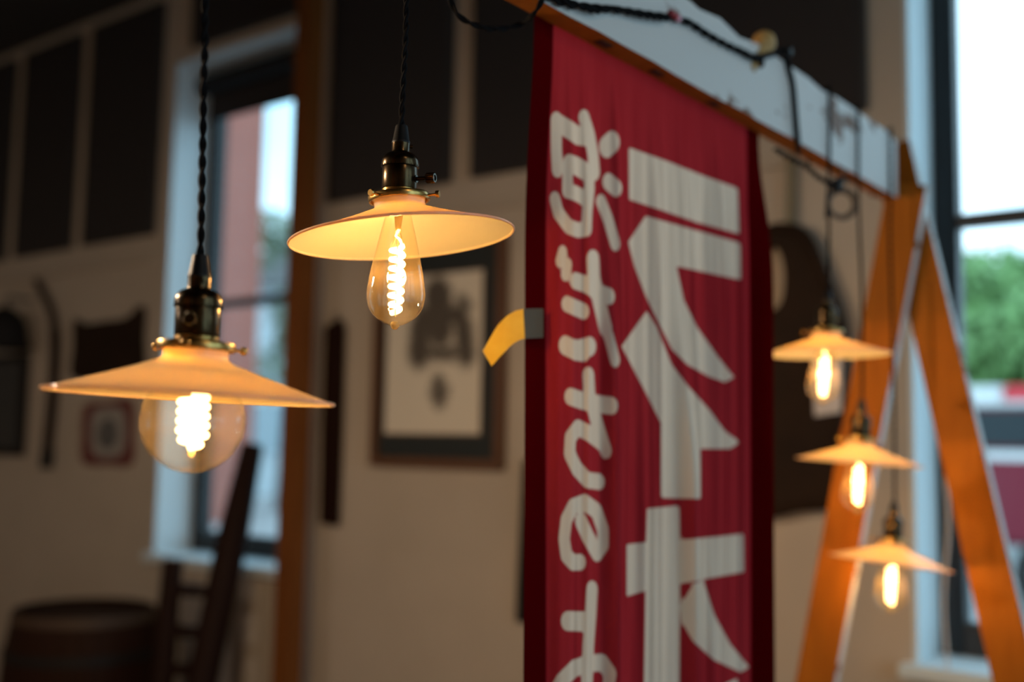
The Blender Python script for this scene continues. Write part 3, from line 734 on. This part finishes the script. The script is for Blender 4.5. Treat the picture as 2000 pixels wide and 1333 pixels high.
bl = part('light_holder', MB().tube([p+Vector((0, -0.018, 0.001)), p+Vector((0, -0.002, 0))], 0.0055, 12), M_RED, sl, smooth=True)
part('light_bulb', MB().lathe([(0, -0.006), (0.005, -0.004), (0.0065, 0.001), (0.005, 0.006), (0, 0.0085)], 14, Matrix.Translation(p+Vector((0, 0.004, -0.001))) @ Matrix.Rotation(-PI/2, 4, 'X')), M_PINK, sl, smooth=True)
# tan wooden peg on top of the beam with the cable taped round it
pg0, pg1 = on_e(1468, 128, BE1-0.006), on_e(1496, 76, BE1-0.006)
peg = thing('wooden_peg', 'pale tan wooden peg standing on the beam where the cable passes', 'peg', (pg0.x, pg0.y, BZ1))
ax = (pg1-pg0); L = ax.length; mq = Matrix.Translation(pg0-ax*0.15) @ Vector((0, 0, 1)).rotation_difference(ax.normalized()).to_matrix().to_4x4()
M_PEG = mat('tan_peg_wood', (0.50, 0.31, 0.11), 0.6, color2=(0.42, 0.25, 0.08), noise=0.2, nscale=60)
part('shaft', MB().lathe([(0, 0), (0.010, 0.0), (0.011, 0.004), (0.012, L*0.62), (0.015, L*0.75), (0.0215, L*0.88), (0.0225, L*1.02), (0.019, L*1.13), (0, L*1.16)], 20, mq), M_PEG, peg, smooth=True)
wr = [pg0+ax*0.1+Vector((0.016*math.cos(a), 0.016*math.sin(a), 0.004*a/(2*PI)-0.004)) for a in np.linspace(0, 6*PI, 60)]
part('tape_wrap', MB().tube(wr, 0.0045, 8), M_CORD, peg, smooth=True)
bcable = [on_e(1440, 96, E_), on_e(1474, 112, E_+0.003), on_e(1512, 104, E_), on_e(1530, 100, E_), on_e(1541, 135, E_), on_e(1549, 170, E_), on_e(1554, 230, E_), on_e(1560, 300, E_)]
bc = thing('power_cable', 'black cable bent over the peg and down the painted beam', 'cable', (E_, on_e(1540, 140, E_).y, BZ0))
part('cable', MB().tube(smooth_path(bcable, 10), 0.0055, 10), M_CORD, bc, smooth=True)
part('end_cap', MB().lathe([(0, 0), (0.009, 0.001), (0.010, 0.012), (0.007, 0.016), (0, 0.017)], 14, Matrix.Translation(on_e(1530, 104, E_)) @ Matrix.Rotation(PI/2, 4, 'Y')), M_PLASTIC, bc, smooth=True)
# slack cable under the far half of the beam, with a plug and a small coil
sc = thing('sagging_cable', 'dark cable sagging under the far half of the beam', 'cable', (BE1, on_e(1560, 330, BE1).y, BZ0-0.03))
part('cable', twisted(MB(), smooth_path([on_e(1515, 292, BE1), on_e(1540, 308, BE1), on_e(1572, 324, BE1), on_e(1600, 348, BE1), on_e(1630, 362, BE1), on_e(1640, 350, BE1), on_e(1662, 352, BE1)], 10), r=0.003, off=0.0028, pitch=0.05), M_CORD, sc, smooth=True)
pc = on_e(1633, 364, BE1)
part('plug', MB().lathe([(0, -0.014), (0.009, -0.013), (0.013, -0.004), (0.013, 0.008), (0.008, 0.014), (0, 0.015)], 14, Matrix.Translation(pc)), M_PLASTIC, sc, smooth=True)
cc = on_e(1645, 398, BE1-0.005)
M_GREYC = mat('grey_cord', (0.10, 0.085, 0.07), 0.8)
mb = MB()
for k in range(3):
    r = 0.031-0.003*k
    mb.tube([cc+(RGT*math.cos(a)+Vector((0, 0, 1))*math.sin(a)*1.05)*r+FWD*(0.004*k) for a in np.linspace(PI/2, PI/2+2*PI, 40)], 0.0034, 8, cap=False)
mb.tube([cc+Vector((0, 0, 0.030)), cc+Vector((0.004, 0, 0.075))], 0.0034, 8)
tag(link('cord_coil', mb.mesh('cord_coil', M_GREYC, smooth=True)), 'small grey coil of cord hanging under the beam', 'cord coil')

# ================================================================== THINGS ON THE WALL
M_DKLEATHER = mat('dark_brown_leather', (0.016, 0.007, 0.003), 0.7, color2=(0.026, 0.012, 0.005), noise=0.2, nscale=8, Specular_IOR_Level=0.2)
M_IRON = mat('blackened_iron', (0.014, 0.012, 0.011), 0.6, Specular_IOR_Level=0.2)
M_DKWOOD = mat('dark_stained_wood', (0.022, 0.008, 0.004), 0.55, color2=(0.015, 0.005, 0.003), noise=0.2, nscale=12, stretch=(4, 4, 0.5), Specular_IOR_Level=0.1)
M_CARD = mat('white_card', (0.72, 0.68, 0.66), 0.7)
def plate(px_pts, n, thick): return MB().prism([on_n(x, y, n) for x, y in px_pts], (0, -thick, 0))
def curve_outline(pts, k=5):
    P = [Vector((x, y, 0)) for x, y in pts]; n = len(P); out = []
    for i in range(n):
        a, b, c, d = P[(i-1) % n], P[i], P[(i+1) % n], P[(i+2) % n]
        for j in range(k):
            t = j/k; q = 0.5*((2*b)+(c-a)*t+(2*a-5*b+4*c-d)*t*t+(3*b-a-3*c+d)*t**3); out.append((q.x, q.y))
    return out
# leather collar with an opening, behind the banner's right edge
lw = thing('leather_collar', 'large dark brown leather collar hanging on wall behind the upper right lamp', 'leather collar', on_n(1560, 985, WN-0.01))
outl = curve_outline([(1446, 520), (1490, 455), (1545, 446), (1580, 470), (1608, 535), (1640, 620), (1648, 700), (1640, 800), (1636, 900), (1628, 978), (1560, 990), (1480, 1000), (1436, 920), (1425, 740)], 4)
hole = curve_outline([(1478, 540), (1490, 490), (1508, 478), (1526, 500), (1532, 545), (1526, 590), (1506, 608), (1488, 595)], 3)
bm = bmesh.new(); nb = WN-0.055
def ring(ps, n): 
    v = [bm.verts.new(on_n(x, y, n)) for x, y in ps]; return [bm.edges.new((v[i], v[(i+1) % len(v)])) for i in range(len(v))]
eds = ring(outl, nb)+ring(hole, nb)
bmesh.ops.triangle_fill(bm, use_beauty=True, use_dissolve=False, edges=eds)
ext = bmesh.ops.extrude_face_region(bm, geom=list(bm.faces))
bmesh.ops.translate(bm, verts=[v for v in ext['geom'] if isinstance(v, bmesh.types.BMVert)], vec=(0, 0.05, 0))
bmesh.ops.recalc_face_normals(bm, faces=bm.faces)
lme = bpy.data.meshes.new('collar_pad'); bm.to_mesh(lme); bm.free(); lme.transform(WM[lw.name].inverted()); lme.materials.append(M_DKLEATHER)
link('collar_pad', lme, lw)
part('rim', MB().tube([on_n(x, y, nb) for x, y in outl+outl[:1]], 0.016, 8, cap=False), M_DKLEATHER, lw, smooth=True)
M_STRAP = mat('olive_strap', (0.22, 0.19, 0.12), 0.8)
part('strap', MB().bar(on_n(1546, 300, WN-0.03), on_n(1543, 470, WN-0.03), 0.03, 0.006), M_STRAP, lw)
cd = thing('paper_card', 'small white card hanging on the leather collar behind lamp bulb', 'card', on_n(1610, 812, WN-0.075))
part('card', plate([(1588, 690), (1646, 668), (1643, 806), (1592, 814)], WN-0.072, 0.004), M_CARD, cd)
part('string', MB().tube([on_n(1617, 676, WN-0.074), on_n(1612, 640, WN-0.074)], 0.0012, 6), M_CARD, cd)

# framed print
pf = thing('framed_picture', 'framed ink print with wide dark mat, on wall behind the second lamp', 'picture', on_n(862, 915, WN-0.01))
A, B, C_, Dd = (732, 478), (984, 450), (990, 926), (737, 905)
x0, x1 = on_n(733, 900, WN).x, on_n(990, 900, WN).x; z0, z1 = on_n(862, 914, WN).z, on_n(862, 462, WN).z
M_FRW = mat('picture_frame_wood', (0.13, 0.055, 0.022), 0.35)
fwid = 0.036
for nm, a, b in (('frame_rail', (x0, z0), (x1, z0+fwid)), ('frame_rail', (x0, z1-fwid), (x1, z1)), ('frame_stile', (x0, z0+fwid), (x0+fwid, z1-fwid)), ('frame_stile', (x1-fwid, z0+fwid), (x1, z1-fwid))):
    part(nm, MB().box((a[0], WN-0.045, a[1]), (b[0], WN-0.002, b[1])), M_FRW, pf, bevel=0.006)
M_MAT_ = mat('dark_green_mat', (0.012, 0.018, 0.018), 0.6)
part('mat_board', MB().box((x0+fwid, WN-0.022, z0+fwid), (x1-fwid, WN-0.012, z1-fwid)), M_MAT_, pf)
ix0, ix1 = on_n(764, 700, WN).x, on_n(948, 700, WN).x; iz0, iz1 = on_n(862, 848, WN).z, on_n(862, 538, WN).z
part('inner_border', MB().box((ix0-0.006, WN-0.0240, iz0-0.006), (ix1+0.006, WN-0.0222, iz1+0.006)), M_FRW, pf)
strokes_save, polys_save = strokes, polys
strokes = [([(855, 580), (858, 640)], 26), ([(822, 640), (818, 690)], 20), ([(905, 640), (910, 690)], 17), ([(822, 620), (900, 615)], 14), ([(840, 690), (885, 690)], 9), ([(856, 750), (858, 780)], 11), ([(845, 770), (872, 765)], 5), ([(800, 590), (815, 600)], 7), ([(900, 585), (915, 598)], 6)]
polys = []
gx, gz = 46, 70
gp = [(ix0+(ix1-ix0)*i/gx, WN-0.0250, iz0+(iz1-iz0)*j/gz) for j in range(gz+1) for i in range(gx+1)]
pme = bpy.data.meshes.new('print_sheet'); inv = WM[pf.name].inverted()
pme.from_pydata([tuple(inv @ Vector(p)) for p in gp], [], [(j*(gx+1)+i, j*(gx+1)+i+1, (j+1)*(gx+1)+i+1, (j+1)*(gx+1)+i) for j in range(gz) for i in range(gx)])
a_ = pme.attributes.new('ink', 'FLOAT', 'POINT'); a_.data.foreach_set('value', sdf(np.array([project(p) for p in gp])).astype(np.float32))
m = mat('ink_print_paper', (0.55, 0.50, 0.41), 0.7); n, l = m.node_tree.nodes, m.node_tree.links
aa = n.new('ShaderNodeAttribute'); aa.attribute_name = 'ink'; no = n.new('ShaderNodeTexNoise'); no.inputs['Scale'].default_value = 40
ad = n.new('ShaderNodeMath'); ad.operation = 'MULTIPLY_ADD'; ad.inputs[1].default_value = 26; 
l.new(no.outputs['Fac'], ad.inputs[0]); l.new(aa.outputs['Fac'], ad.inputs[2])
rp = n.new('ShaderNodeMapRange'); rp.inputs['From Min'].default_value = 8; rp.inputs['From Max'].default_value = 22
l.new(ad.outputs[0], rp.inputs['Value'])
mx = n.new('ShaderNodeMix'); mx.data_type = 'RGBA'; mx.inputs['A'].default_value = (0.09, 0.075, 0.06, 1); mx.inputs['B'].default_value = (0.78, 0.72, 0.60, 1)
l.new(rp.outputs['Result'], mx.inputs['Factor']); l.new(mx.outputs['Result'], n['Principled BSDF'].inputs['Base Color'])
pme.materials.append(m); link('print_sheet', pme, pf)
strokes, polys = strokes_save, polys_save
part('glass', MB().box((x0+fwid, WN-0.034, z0+fwid), (x1-fwid, WN-0.032, z1-fwid)), thin_glass('picture_glass', (1, 1, 1), 0.004, 0.05, 0.05), pf)

# dark slim board hanging between post and picture
hb = thing('hanging_board', 'narrow dark wooden board hanging between post and framed picture', 'board', on_n(652, 1028, WN))
part('blade', plate([(640, 640), (668, 622), (676, 640), (672, 800), (664, 1028), (630, 1022), (634, 820)], WN-0.012, 0.02), M_DKWOOD, hb, bevel=0.003)
part('loop', MB().tube([on_n(655, 640, WN-0.02)+Vector((0.012*math.cos(a), 0, 0.03+0.03*math.sin(a))) for a in np.linspace(0, 2*PI, 20)], 0.002, 6), M_CORD, hb, smooth=True)
hs = thing('iron_strap', 'dark iron strap on wall, mostly hidden behind red banner', 'strap', on_n(1020, 1212, WN))
part('strap', plate([(1024, 900), (1052, 895), (1050, 1222), (1010, 1214), (1012, 1150)], WN-0.01, 0.012), M_IRON, hs, bevel=0.002)
part('ring', MB().tube([on_n(1040, 905, WN-0.02)+Vector((0.02*math.cos(a), 0, 0.02*math.sin(a))) for a in np.linspace(0, 2*PI, 24)], 0.004, 8), M_IRON, hs, smooth=True)

# left group
hp = thing('hide_panel', 'dark leather hide with raised corners hanging above the red sign', 'leather hide', on_n(215, 735, WN))
part('hide', plate(curve_outline([(152, 626), (170, 634), (215, 628), (255, 622), (283, 598), (282, 660), (278, 735), (200, 742), (148, 738), (150, 680)], 3), WN-0.01, 0.025), M_DKLEATHER, hp)
for x, y in ((158, 632), (276, 610)):
    part('nail', MB().lathe([(0, 0), (0.009, 0.002), (0.007, 0.007), (0, 0.009)], 12, Matrix.Translation(on_n(x, y, WN-0.035)) @ Matrix.Rotation(PI/2, 4, 'X')), M_IRON, hp, smooth=True)
rs = thing('red_sign', 'small red bordered sign with pale round emblem below the dark hide', 'sign', on_n(210, 910, WN))
M_SIGNR = mat('faded_red_enamel', (0.16, 0.035, 0.03), 0.4); M_SIGNW = mat('grey_white_enamel', (0.36, 0.34, 0.31), 0.4)
part('backplate', plate(curve_outline([(170, 792), (215, 786), (258, 782), (262, 850), (258, 908), (212, 908), (166, 905), (164, 850)], 3), WN-0.004, 0.014), M_SIGNR, rs)
part('pale_field', plate(curve_outline([(184, 806), (212, 798), (240, 802), (246, 848), (238, 886), (212, 894), (184, 886), (178, 848)], 4), WN-0.018, 0.003), M_SIGNW, rs)
part('emblem', plate(curve_outline([(196, 830), (212, 816), (226, 828), (230, 850), (222, 872), (208, 878), (195, 868), (190, 848)], 4), WN-0.021, 0.002), mat('sign_grey_print', (0.12, 0.12, 0.12), 0.5), rs)
bs = thing('bent_stick', 'long dark stick with bent top hanging left of the dark hide', 'stick', on_n(92, 910, WN))
part('shaft', MB().tube(smooth_path([on_n(x, y, WN-0.03) for x, y in ((72, 548), (84, 575), (99, 605), (107, 650), (106, 720), (100, 800), (94, 860), (90, 908))], 5), [0.020]*15+[0.028]*21, 10), M_DKWOOD, bs, smooth=True)
part('iron_shoe', MB().tube([on_n(93, 880, WN-0.03), on_n(90, 915, WN-0.03)], 0.034, 12), M_IRON, bs, smooth=True)
bm_ = thing('framed_mirror', 'dark framed glass picture cut by left edge, beside the bent stick', 'mirror', on_n(25, 895, WN))
mx0, mx1, mz0, mz1 = on_n(-70, 800, WN).x, on_n(56, 800, WN).x, on_n(25, 890, WN).z, on_n(25, 694, WN).z
for a, b, c, d in ((mx0, mx1, mz0, mz0+0.04), (mx0, mx1, mz1-0.04, mz1), (mx0, mx0+0.04, mz0+0.04, mz1-0.04), (mx1-0.05, mx1, mz0+0.04, mz1-0.04)):
    part('frame', MB().box((a, WN-0.04, c), (b, WN-0.002, d)), M_IRON, bm_, bevel=0.005)
part('glass', MB().box((mx0+0.04, WN-0.02, mz0+0.04), (mx1-0.05, WN-0.012, mz1-0.04)), mat('dark_glass', (0.02, 0.025, 0.03), 0.08), bm_)
ht = thing('iron_bell', 'black rounded bell shape hanging above the dark mirror at left edge', 'bell', on_n(10, 680, WN-0.1))
hc = on_n(6, 682, WN-0.15)
part('bell', MB().lathe([(0, 0.235), (0.03, 0.235), (0.05, 0.22), (0.09, 0.19), (0.115, 0.13), (0.125, 0.06), (0.145, 0.0), (0.138, -0.002), (0.118, 0.06), (0.1, 0.13), (0, 0.2)], 32, Matrix.Translation(hc)), M_IRON, ht, smooth=True)
part('bracket', MB().tube([hc+Vector((0, 0, 0.23)), hc+Vector((0, 0.01, 0.29)), hc+Vector((0, 0.149, 0.29))], 0.008, 8), M_IRON, ht, smooth=True)
# nails with slack white cord by the right window
wc = [on_n(1848, y, WN-0.03) + Vector((0.006*math.sin(y*0.02), 0, 0)) for y in range(930, 1345, 30)]
tag(link('blind_cord', MB().tube(smooth_path(wc, 3), 0.004, 8).mesh('blind_cord', M_CARD, smooth=True)), 'thin white blind cord hanging beside right window jamb', 'cord')

# ================================================================== THINGS ON THE FLOOR AT LEFT
M_STAVE = mat('dark_barrel_oak', (0.022, 0.008, 0.004), 0.6, color2=(0.034, 0.013, 0.006), noise=0.25, nscale=7, stretch=(5, 5, 0.4), Specular_IOR_Level=0.1)
M_RIM = mat('barrel_rim_oak', (0.06, 0.03, 0.012), 0.6)
bc_ = at_depth(166, 1186, 5.05); bz = bc_.z; br = 0.335
barrel = thing('wooden_barrel', 'big dark wooden barrel standing in the lower left corner', 'barrel', (bc_.x, bc_.y, 0))
NS = 26
def brad(t): return br*(0.90+0.13*math.sin(PI*min(max(t, 0), 1)))
mbs = MB(); w = 2*PI/NS*0.485
rows = []
for k in range(9):
    t = k/8; r = brad(t); z = 0.001+(bz-0.001)*t
    rows += [Vector((r*math.cos(-w), r*math.sin(-w), z)), Vector((r*1.004, 0, z)), Vector((r*math.cos(w), r*math.sin(w), z)), Vector(((r-0.022)*math.cos(w), (r-0.022)*math.sin(w), z)), Vector(((r-0.022)*math.cos(-w), (r-0.022)*math.sin(-w), z))]
fs = [(k*5+i, k*5+(i+1) % 5, k*5+5+(i+1) % 5, k*5+5+i) for k in range(8) for i in range(5)]+[(4, 3, 2, 1, 0), (40, 41, 42, 43, 44)]
stave_me = mbs.add(rows, fs).mesh('stave', M_STAVE)
for k in range(NS):
    o = link('stave', stave_me, barrel); o.rotation_euler = (0, 0, 2*PI*k/NS)
for t, h in ((0.06, 0.05), (0.30, 0.04), (0.72, 0.04), (0.955, 0.04)):
    r0, r1 = brad(t-h/bz/2)+0.004, brad(t+h/bz/2)+0.004
    mb = MB().lathe([(r0-0.003, t*bz-h/2), (r0+0.002, t*bz-h/2), (r1+0.002, t*bz+h/2), (r1-0.003, t*bz+h/2), (r0-0.003, t*bz-h/2)], 48)
    link('hoop', mb.mesh('hoop', M_RIM if t > 0.9 else M_IRON, smooth=True), barrel)
link('barrel_head', MB().lathe([(0, bz-0.05), (brad(0.95)-0.022, bz-0.05), (brad(0.95)-0.022, bz-0.03), (0, bz-0.03)], 40).mesh('barrel_head', M_DKWOOD), barrel)
# leaning ladder-back rack
rk = thing('wooden_ladder', 'dark wooden ladder leaning between barrel and window sill', 'ladder', at_depth(380, 1400, 4.5))
ra, rb = at_depth(493, 870, 4.85), at_depth(372, 1440, 4.45)
def cut(a, b, z): return a+(b-a)*((z-a.z)/(b.z-a.z))
fr = cut(ra, rb, 0.001)
part('rail', MB().tube([ra, (ra*2+rb)/3, fr], [0.050, 0.068, 0.066], 12), M_DKWOOD, rk, smooth=True)
sa, sb = at_depth(338, 1095, 4.75), at_depth(318, 1330, 4.6)
fl = cut(sa, sb, 0.001)
part('rail', MB().tube([sa, (sa+fl)/2, fl], [0.045, 0.05, 0.05], 12), M_DKWOOD, rk, smooth=True)
for y in (1152, 1232, 1306):
    xr = 487-(y-880)*0.212; xl = 338-(y-1095)*0.085
    zr = 4.85-(y-870)*0.0007; zl = 4.75-(y-1095)*0.0006
    part('rung', MB().tube([at_depth(xl, y, zl), at_depth(xr, y+6, zr)], 0.026, 10), M_DKWOOD, rk, smooth=True)

# ================================================================== ADDED FILL LAMPS (unseen, put in to brighten wall and banner)
def fill_lamp(x, y, label, w=FILL_W, drop=0.55, color=(1.0, 0.72, 0.46)):
    t = thing('fill_lamp', label, 'added fill lamp', (x, y, CZ-drop), group='added fill lamps out of frame')
    link('dome', MB().lathe([(0.018, 0.12), (0.05, 0.11), (0.13, 0.05), (0.16, 0.0), (0.155, 0.0), (0.125, 0.045), (0.05, 0.10), (0.018, 0.11)], 32).mesh('dome', M_PLASTIC, smooth=True), t)
    link('rod', MB().tube([(0, 0, 0.11), (0, 0, drop-0.001)], 0.008, 8).mesh('rod', M_PLASTIC, smooth=True), t)
    link('bulb', MB().lathe([(0, -0.085), (0.035, -0.07), (0.052, -0.025), (0.04, 0.02), (0.016, 0.07), (0, 0.10)], 20).mesh('bulb', thin_glass('clear_bulb_glass') if 'clear_bulb_glass' not in MATS else MATS['clear_bulb_glass'], smooth=True), t)
    ld = bpy.data.lights.new('fill_bulb_light', 'POINT'); ld.energy = w; ld.color = color; ld.shadow_soft_size = 0.05
    o = bpy.data.objects.new('fill_bulb_light', ld); COL.objects.link(o); o.parent = t; o.location = (0, 0, -0.025)
fill_lamp(-1.95, 0.45, 'added black dome fill lamp hanging low left of the stand, out of frame', drop=1.72)
fill_lamp(1.2, 0.5, 'added black dome fill lamp by the shop windows, out of frame', FILL_W*0.22)
fill_lamp(-4.6, -1.2, 'added black dome fill lamp at the back of the room, out of frame', FILL_W*0.45, drop=1.5, color=(1.0, 0.88, 0.80))

# ================================================================== OUTSIDE
struct('ground', MB().box((-90, WN+WT+0.05, -0.35), (60, 110, -0.15)), mat('street_asphalt', (0.30, 0.30, 0.31), 0.9, color2=(0.36, 0.36, 0.36), noise=0.2, nscale=0.5), 'grey street outside the windows')
# brick building outside the left window
def brick_material():
    m = mat('red_brick', (0.33, 0.12, 0.09), 0.85); n, l = m.node_tree.nodes, m.node_tree.links
    tc = n.new('ShaderNodeTexCoord'); sx = n.new('ShaderNodeSeparateXYZ'); ad = n.new('ShaderNodeMath'); mp = n.new('ShaderNodeCombineXYZ')
    bk = n.new('ShaderNodeTexBrick'); bk.inputs['Scale'].default_value = 4.5
    bk.inputs['Color1'].default_value = (0.42, 0.12, 0.085, 1); bk.inputs['Color2'].default_value = (0.34, 0.09, 0.065, 1); bk.inputs['Mortar'].default_value = (0.34, 0.22, 0.18, 1)
    bk.inputs['Mortar Size'].default_value = 0.018
    l.new(tc.outputs['Object'], sx.inputs[0]); l.new(sx.outputs['X'], ad.inputs[0]); l.new(sx.outputs['Y'], ad.inputs[1]); l.new(ad.outputs[0], mp.inputs['X']); l.new(sx.outputs['Z'], mp.inputs['Y']); l.new(mp.outputs[0], bk.inputs['Vector']); l.new(bk.outputs['Color'], n['Principled BSDF'].inputs['Base Color'])
    return m
M_BRICK = brick_material()
bn = 7.2; bx1 = on_n(513, 400, bn+7).x
bb = thing('brick_building', 'tall red brick building across the way, seen through left window', 'building', (bx1-4, bn+3, -0.15))
part('wall', MB().box((bx1-9, bn, -0.15), (bx1, bn+7, 9.5)), M_BRICK, bb)
part('cornice', MB().box((bx1-9.2, bn-0.2, 9.5), (bx1+0.2, bn+7.2, 9.9)), M_JAMB, bb)
M_BGLASS = mat('building_glass', (0.30, 0.42, 0.48), 0.1)
for zc in (1.0, 3.9, 6.8):
    for ky in (0.7, 3.2):
        y0 = bn+ky
        f = part('window_frame', MB().box((bx1+0.001, y0, zc), (bx1+0.05, y0+1.0, zc+1.7)), M_JAMB, bb)
        part('pane', MB().box((bx1+0.051, y0+0.07, zc+0.07), (bx1+0.06, y0+0.93, zc+0.82)), M_BGLASS, f)
        part('pane', MB().box((bx1+0.051, y0+0.07, zc+0.88), (bx1+0.06, y0+0.93, zc+1.63)), M_BGLASS, f)
# pale house further back
hn = 21.0; hx0, hx1 = on_n(470, 600, hn).x, on_n(640, 600, hn).x
hh = on_n(545, 560, hn).z
hs_ = thing('pale_house', 'pale blue clapboard house far behind the brick building', 'house', ((hx0+hx1)/2, hn, -0.15))
M_CLAP = mat('pale_clapboard', (0.62, 0.72, 0.76), 0.8)
part('wall', MB().box((hx0, hn, -0.15), (hx1, hn+7, hh)), M_CLAP, hs_)
part('roof', MB().prism([(hx0-0.4, hn-0.4, hh), (hx1+0.4, hn-0.4, hh), ((hx0+hx1)/2, hn-0.4, hh+1.3)], (0, 7.8, 0)), mat('grey_shingle', (0.20, 0.21, 0.21), 0.9), hs_)
for k, fx in enumerate((0.25, 0.55, 0.8)):
    xx = hx0+(hx1-hx0)*fx
    f = part('window_frame', MB().box((xx-0.5, hn-0.06, 1.0), (xx+0.5, hn-0.001, 2.6)), M_JAMB, hs_)
    part('pane', MB().box((xx-0.42, hn-0.08, 1.08), (xx+0.42, hn-0.061, 2.52)), M_BGLASS, f)
# trees
M_LEAF = mat('green_leaves', (0.13, 0.28, 0.075), 0.6, color2=(0.24, 0.42, 0.15), noise=0.2, nscale=0.9)
M_LEAF2 = mat('grey_green_leaves', (0.20, 0.30, 0.19), 0.6, color2=(0.30, 0.40, 0.28), noise=0.2, nscale=0.9)
M_BARK = mat('tree_bark', (0.08, 0.06, 0.045), 0.9)
def tree(base, h, crown_r, label, lm, seed, count=5000, name='leafy_tree'):
    rg = np.random.default_rng(seed); t = thing(name, label, 'tree', base, group='trees outside the windows')
    B = Vector(base)
    part('trunk', MB().tube([B, B+Vector((0.1, 0, h*0.35)), B+Vector((0.0, 0.05, h*0.7))], [h*0.03, h*0.022, h*0.01], 10), M_BARK, t, smooth=True)
    cl = []
    for k in range(16):
        a = rg.uniform(0, 2*PI); rr = crown_r*math.sqrt(rg.uniform(0, 1))*0.75; zz = h*rg.uniform(0.32, 0.86)
        cl.append((B.x+rr*math.cos(a), B.y+rr*math.sin(a), B.z+zz, crown_r*rg.uniform(0.32, 0.5)))
    mb = MB(); vs, fs = [], []
    for i in range(count):
        cx, cy, cz, cr = cl[i % len(cl)]
        d = rg.normal(size=3); d /= np.linalg.norm(d); r = cr*rg.uniform(0.6, 1.05)
        c = np.array((cx, cy, cz))+d*r; a1 = rg.normal(size=3); a1 /= np.linalg.norm(a1); a2 = np.cross(d, a1); a2 /= (np.linalg.norm(a2)+1e-6)
        s = rg.uniform(0.07, 0.14)*crown_r/2.2
        b = len(vs); vs += [tuple(c-a1*s*1.4), tuple(c+a2*s*0.7), tuple(c+a1*s*1.4), tuple(c-a2*s*0.7)]; fs.append((b, b+1, b+2, b+3))
    me = bpy.data.meshes.new('foliage'); inv = WM[t.name].inverted(); me.from_pydata([tuple(inv @ Vector(p)) for p in vs], [], fs); me.materials.append(lm)
    link('foliage', me, t)
def ground_at(px, n): p = on_n(px, 900, n); return (p.x, p.y, -0.15)
tree(ground_at(1985, 22), on_n(1985, 452, 22).z+0.15, 2.6, 'green leafy tree above the red truck, filling the right window', M_LEAF, 5, 7000)
tree(ground_at(1905, 40), on_n(1905, 490, 40).z+0.15, 4.0, 'lower green tree left of the big one in right window', M_LEAF, 6, 6000)
tree(ground_at(2190, 27), on_n(2190, 440, 27).z+0.15, 3.0, 'green tree beyond the right edge of the right window', M_LEAF, 8, 5000)
tree(ground_at(1780, 52), on_n(1780, 520, 52).z+0.15, 5.0, 'green tree behind the timber leg, outside the right window', M_LEAF, 9, 5000)
tree(ground_at(560, 17), on_n(560, 335, 17).z+0.15, 1.5, 'grey green tree in front of the pale house', M_LEAF2, 11, 4000)
# red rescue truck parked outside the right window
tn = 12.0
tx0 = on_n(1862, 850, tn).x; gz_ = -0.15
M_TRED = mat('truck_red_paint', (0.22, 0.01, 0.03), 0.5, Coat_Weight=0.1); M_TWH = mat('truck_white_paint', (0.80, 0.80, 0.80), 0.35)
M_TIRE = mat('tyre_rubber', (0.02, 0.02, 0.02), 0.8); M_TGL = mat('truck_window', (0.03, 0.045, 0.055), 0.08); M_TLR = mat('beacon_red', (0.75, 0.06, 0.08), 0.3)
zr = lambda y: on_n(1950, y, tn).z
tk = thing('rescue_truck', 'dark red truck with white roof bar parked outside right window', 'truck', (tx0+2.5, tn, gz_))
L_ = 5.4; dp = 1.9
zb0, zb1, zw0, zw1, zr0 = zr(1065), zr(880), zr(862), zr(795), zr(752)
side = [(tx0, zb0), (tx0+L_, zb0), (tx0+L_, zb1-0.1), (tx0+3.9, zb1), (tx0+0.0, zb1)]
part('body', MB().prism([(x, tn, z) for x, z in side], (0, dp, 0)), M_TRED, tk, bevel=0.05)
cabp = [(tx0+0.05, zb1), (tx0+3.85, zb1), (tx0+3.3, zw1), (tx0+0.1, zw1)]
part('cab', MB().prism([(x, tn+0.06, z) for x, z in cabp], (0, dp-0.12, 0)), M_TRED, tk, bevel=0.04)
part('stripe', MB().box((tx0+0.02, tn-0.012, zb1-0.10), (tx0+L_-1.5, tn+0.0, zb1-0.005)), M_TWH, tk)
for a, b in ((0.15, 1.05), (1.15, 2.1), (2.2, 3.1)):
    part('side_window', MB().box((tx0+a, tn+0.035, zb1+0.05), (tx0+b, tn+0.065, zw1-0.04)), M_TGL, tk)
part('roof', MB().box((tx0+0.05, tn+0.05, zw1), (tx0+3.35, tn+dp-0.05, zw1+0.06)), M_TWH, tk, bevel=0.02)
lbx = on_n(1935, 770, tn).x
for k in range(8):
    part('roof_light', MB().box((tx0+0.08+k*0.40, tn+0.10, zw1+0.06), (tx0+0.08+k*0.40+0.38, tn+0.50, zr0)), M_TLR if k % 3 == 1 else M_TWH, tk, bevel=0.02)
for cx in (tx0+0.95, tx0+4.3):
    wz = gz_+0.40
    whl = part('wheel', MB().lathe([(0, -0.02), (0.24, -0.02), (0.27, 0.0), (0.38, 0.0), (0.40, 0.04), (0.40, 0.22), (0.37, 0.26), (0, 0.26)], 28, Matrix.Translation((cx, tn-0.03, wz)) @ Matrix.Rotation(-PI/2, 4, 'X')), M_TIRE, tk, smooth=True)
    part('hubcap', MB().lathe([(0, -0.05), (0.10, -0.045), (0.20, -0.025), (0.22, -0.015)], 20, Matrix.Translation((cx, tn-0.03, wz)) @ Matrix.Rotation(-PI/2, 4, 'X')), M_TWH, whl, smooth=True)
part('bumper', MB().box((tx0+L_-0.05, tn+0.05, zb0), (tx0+L_+0.12, tn+dp-0.05, zb0+0.22)), M_TWH, tk, bevel=0.03)
bpy.context.view_layer.update()
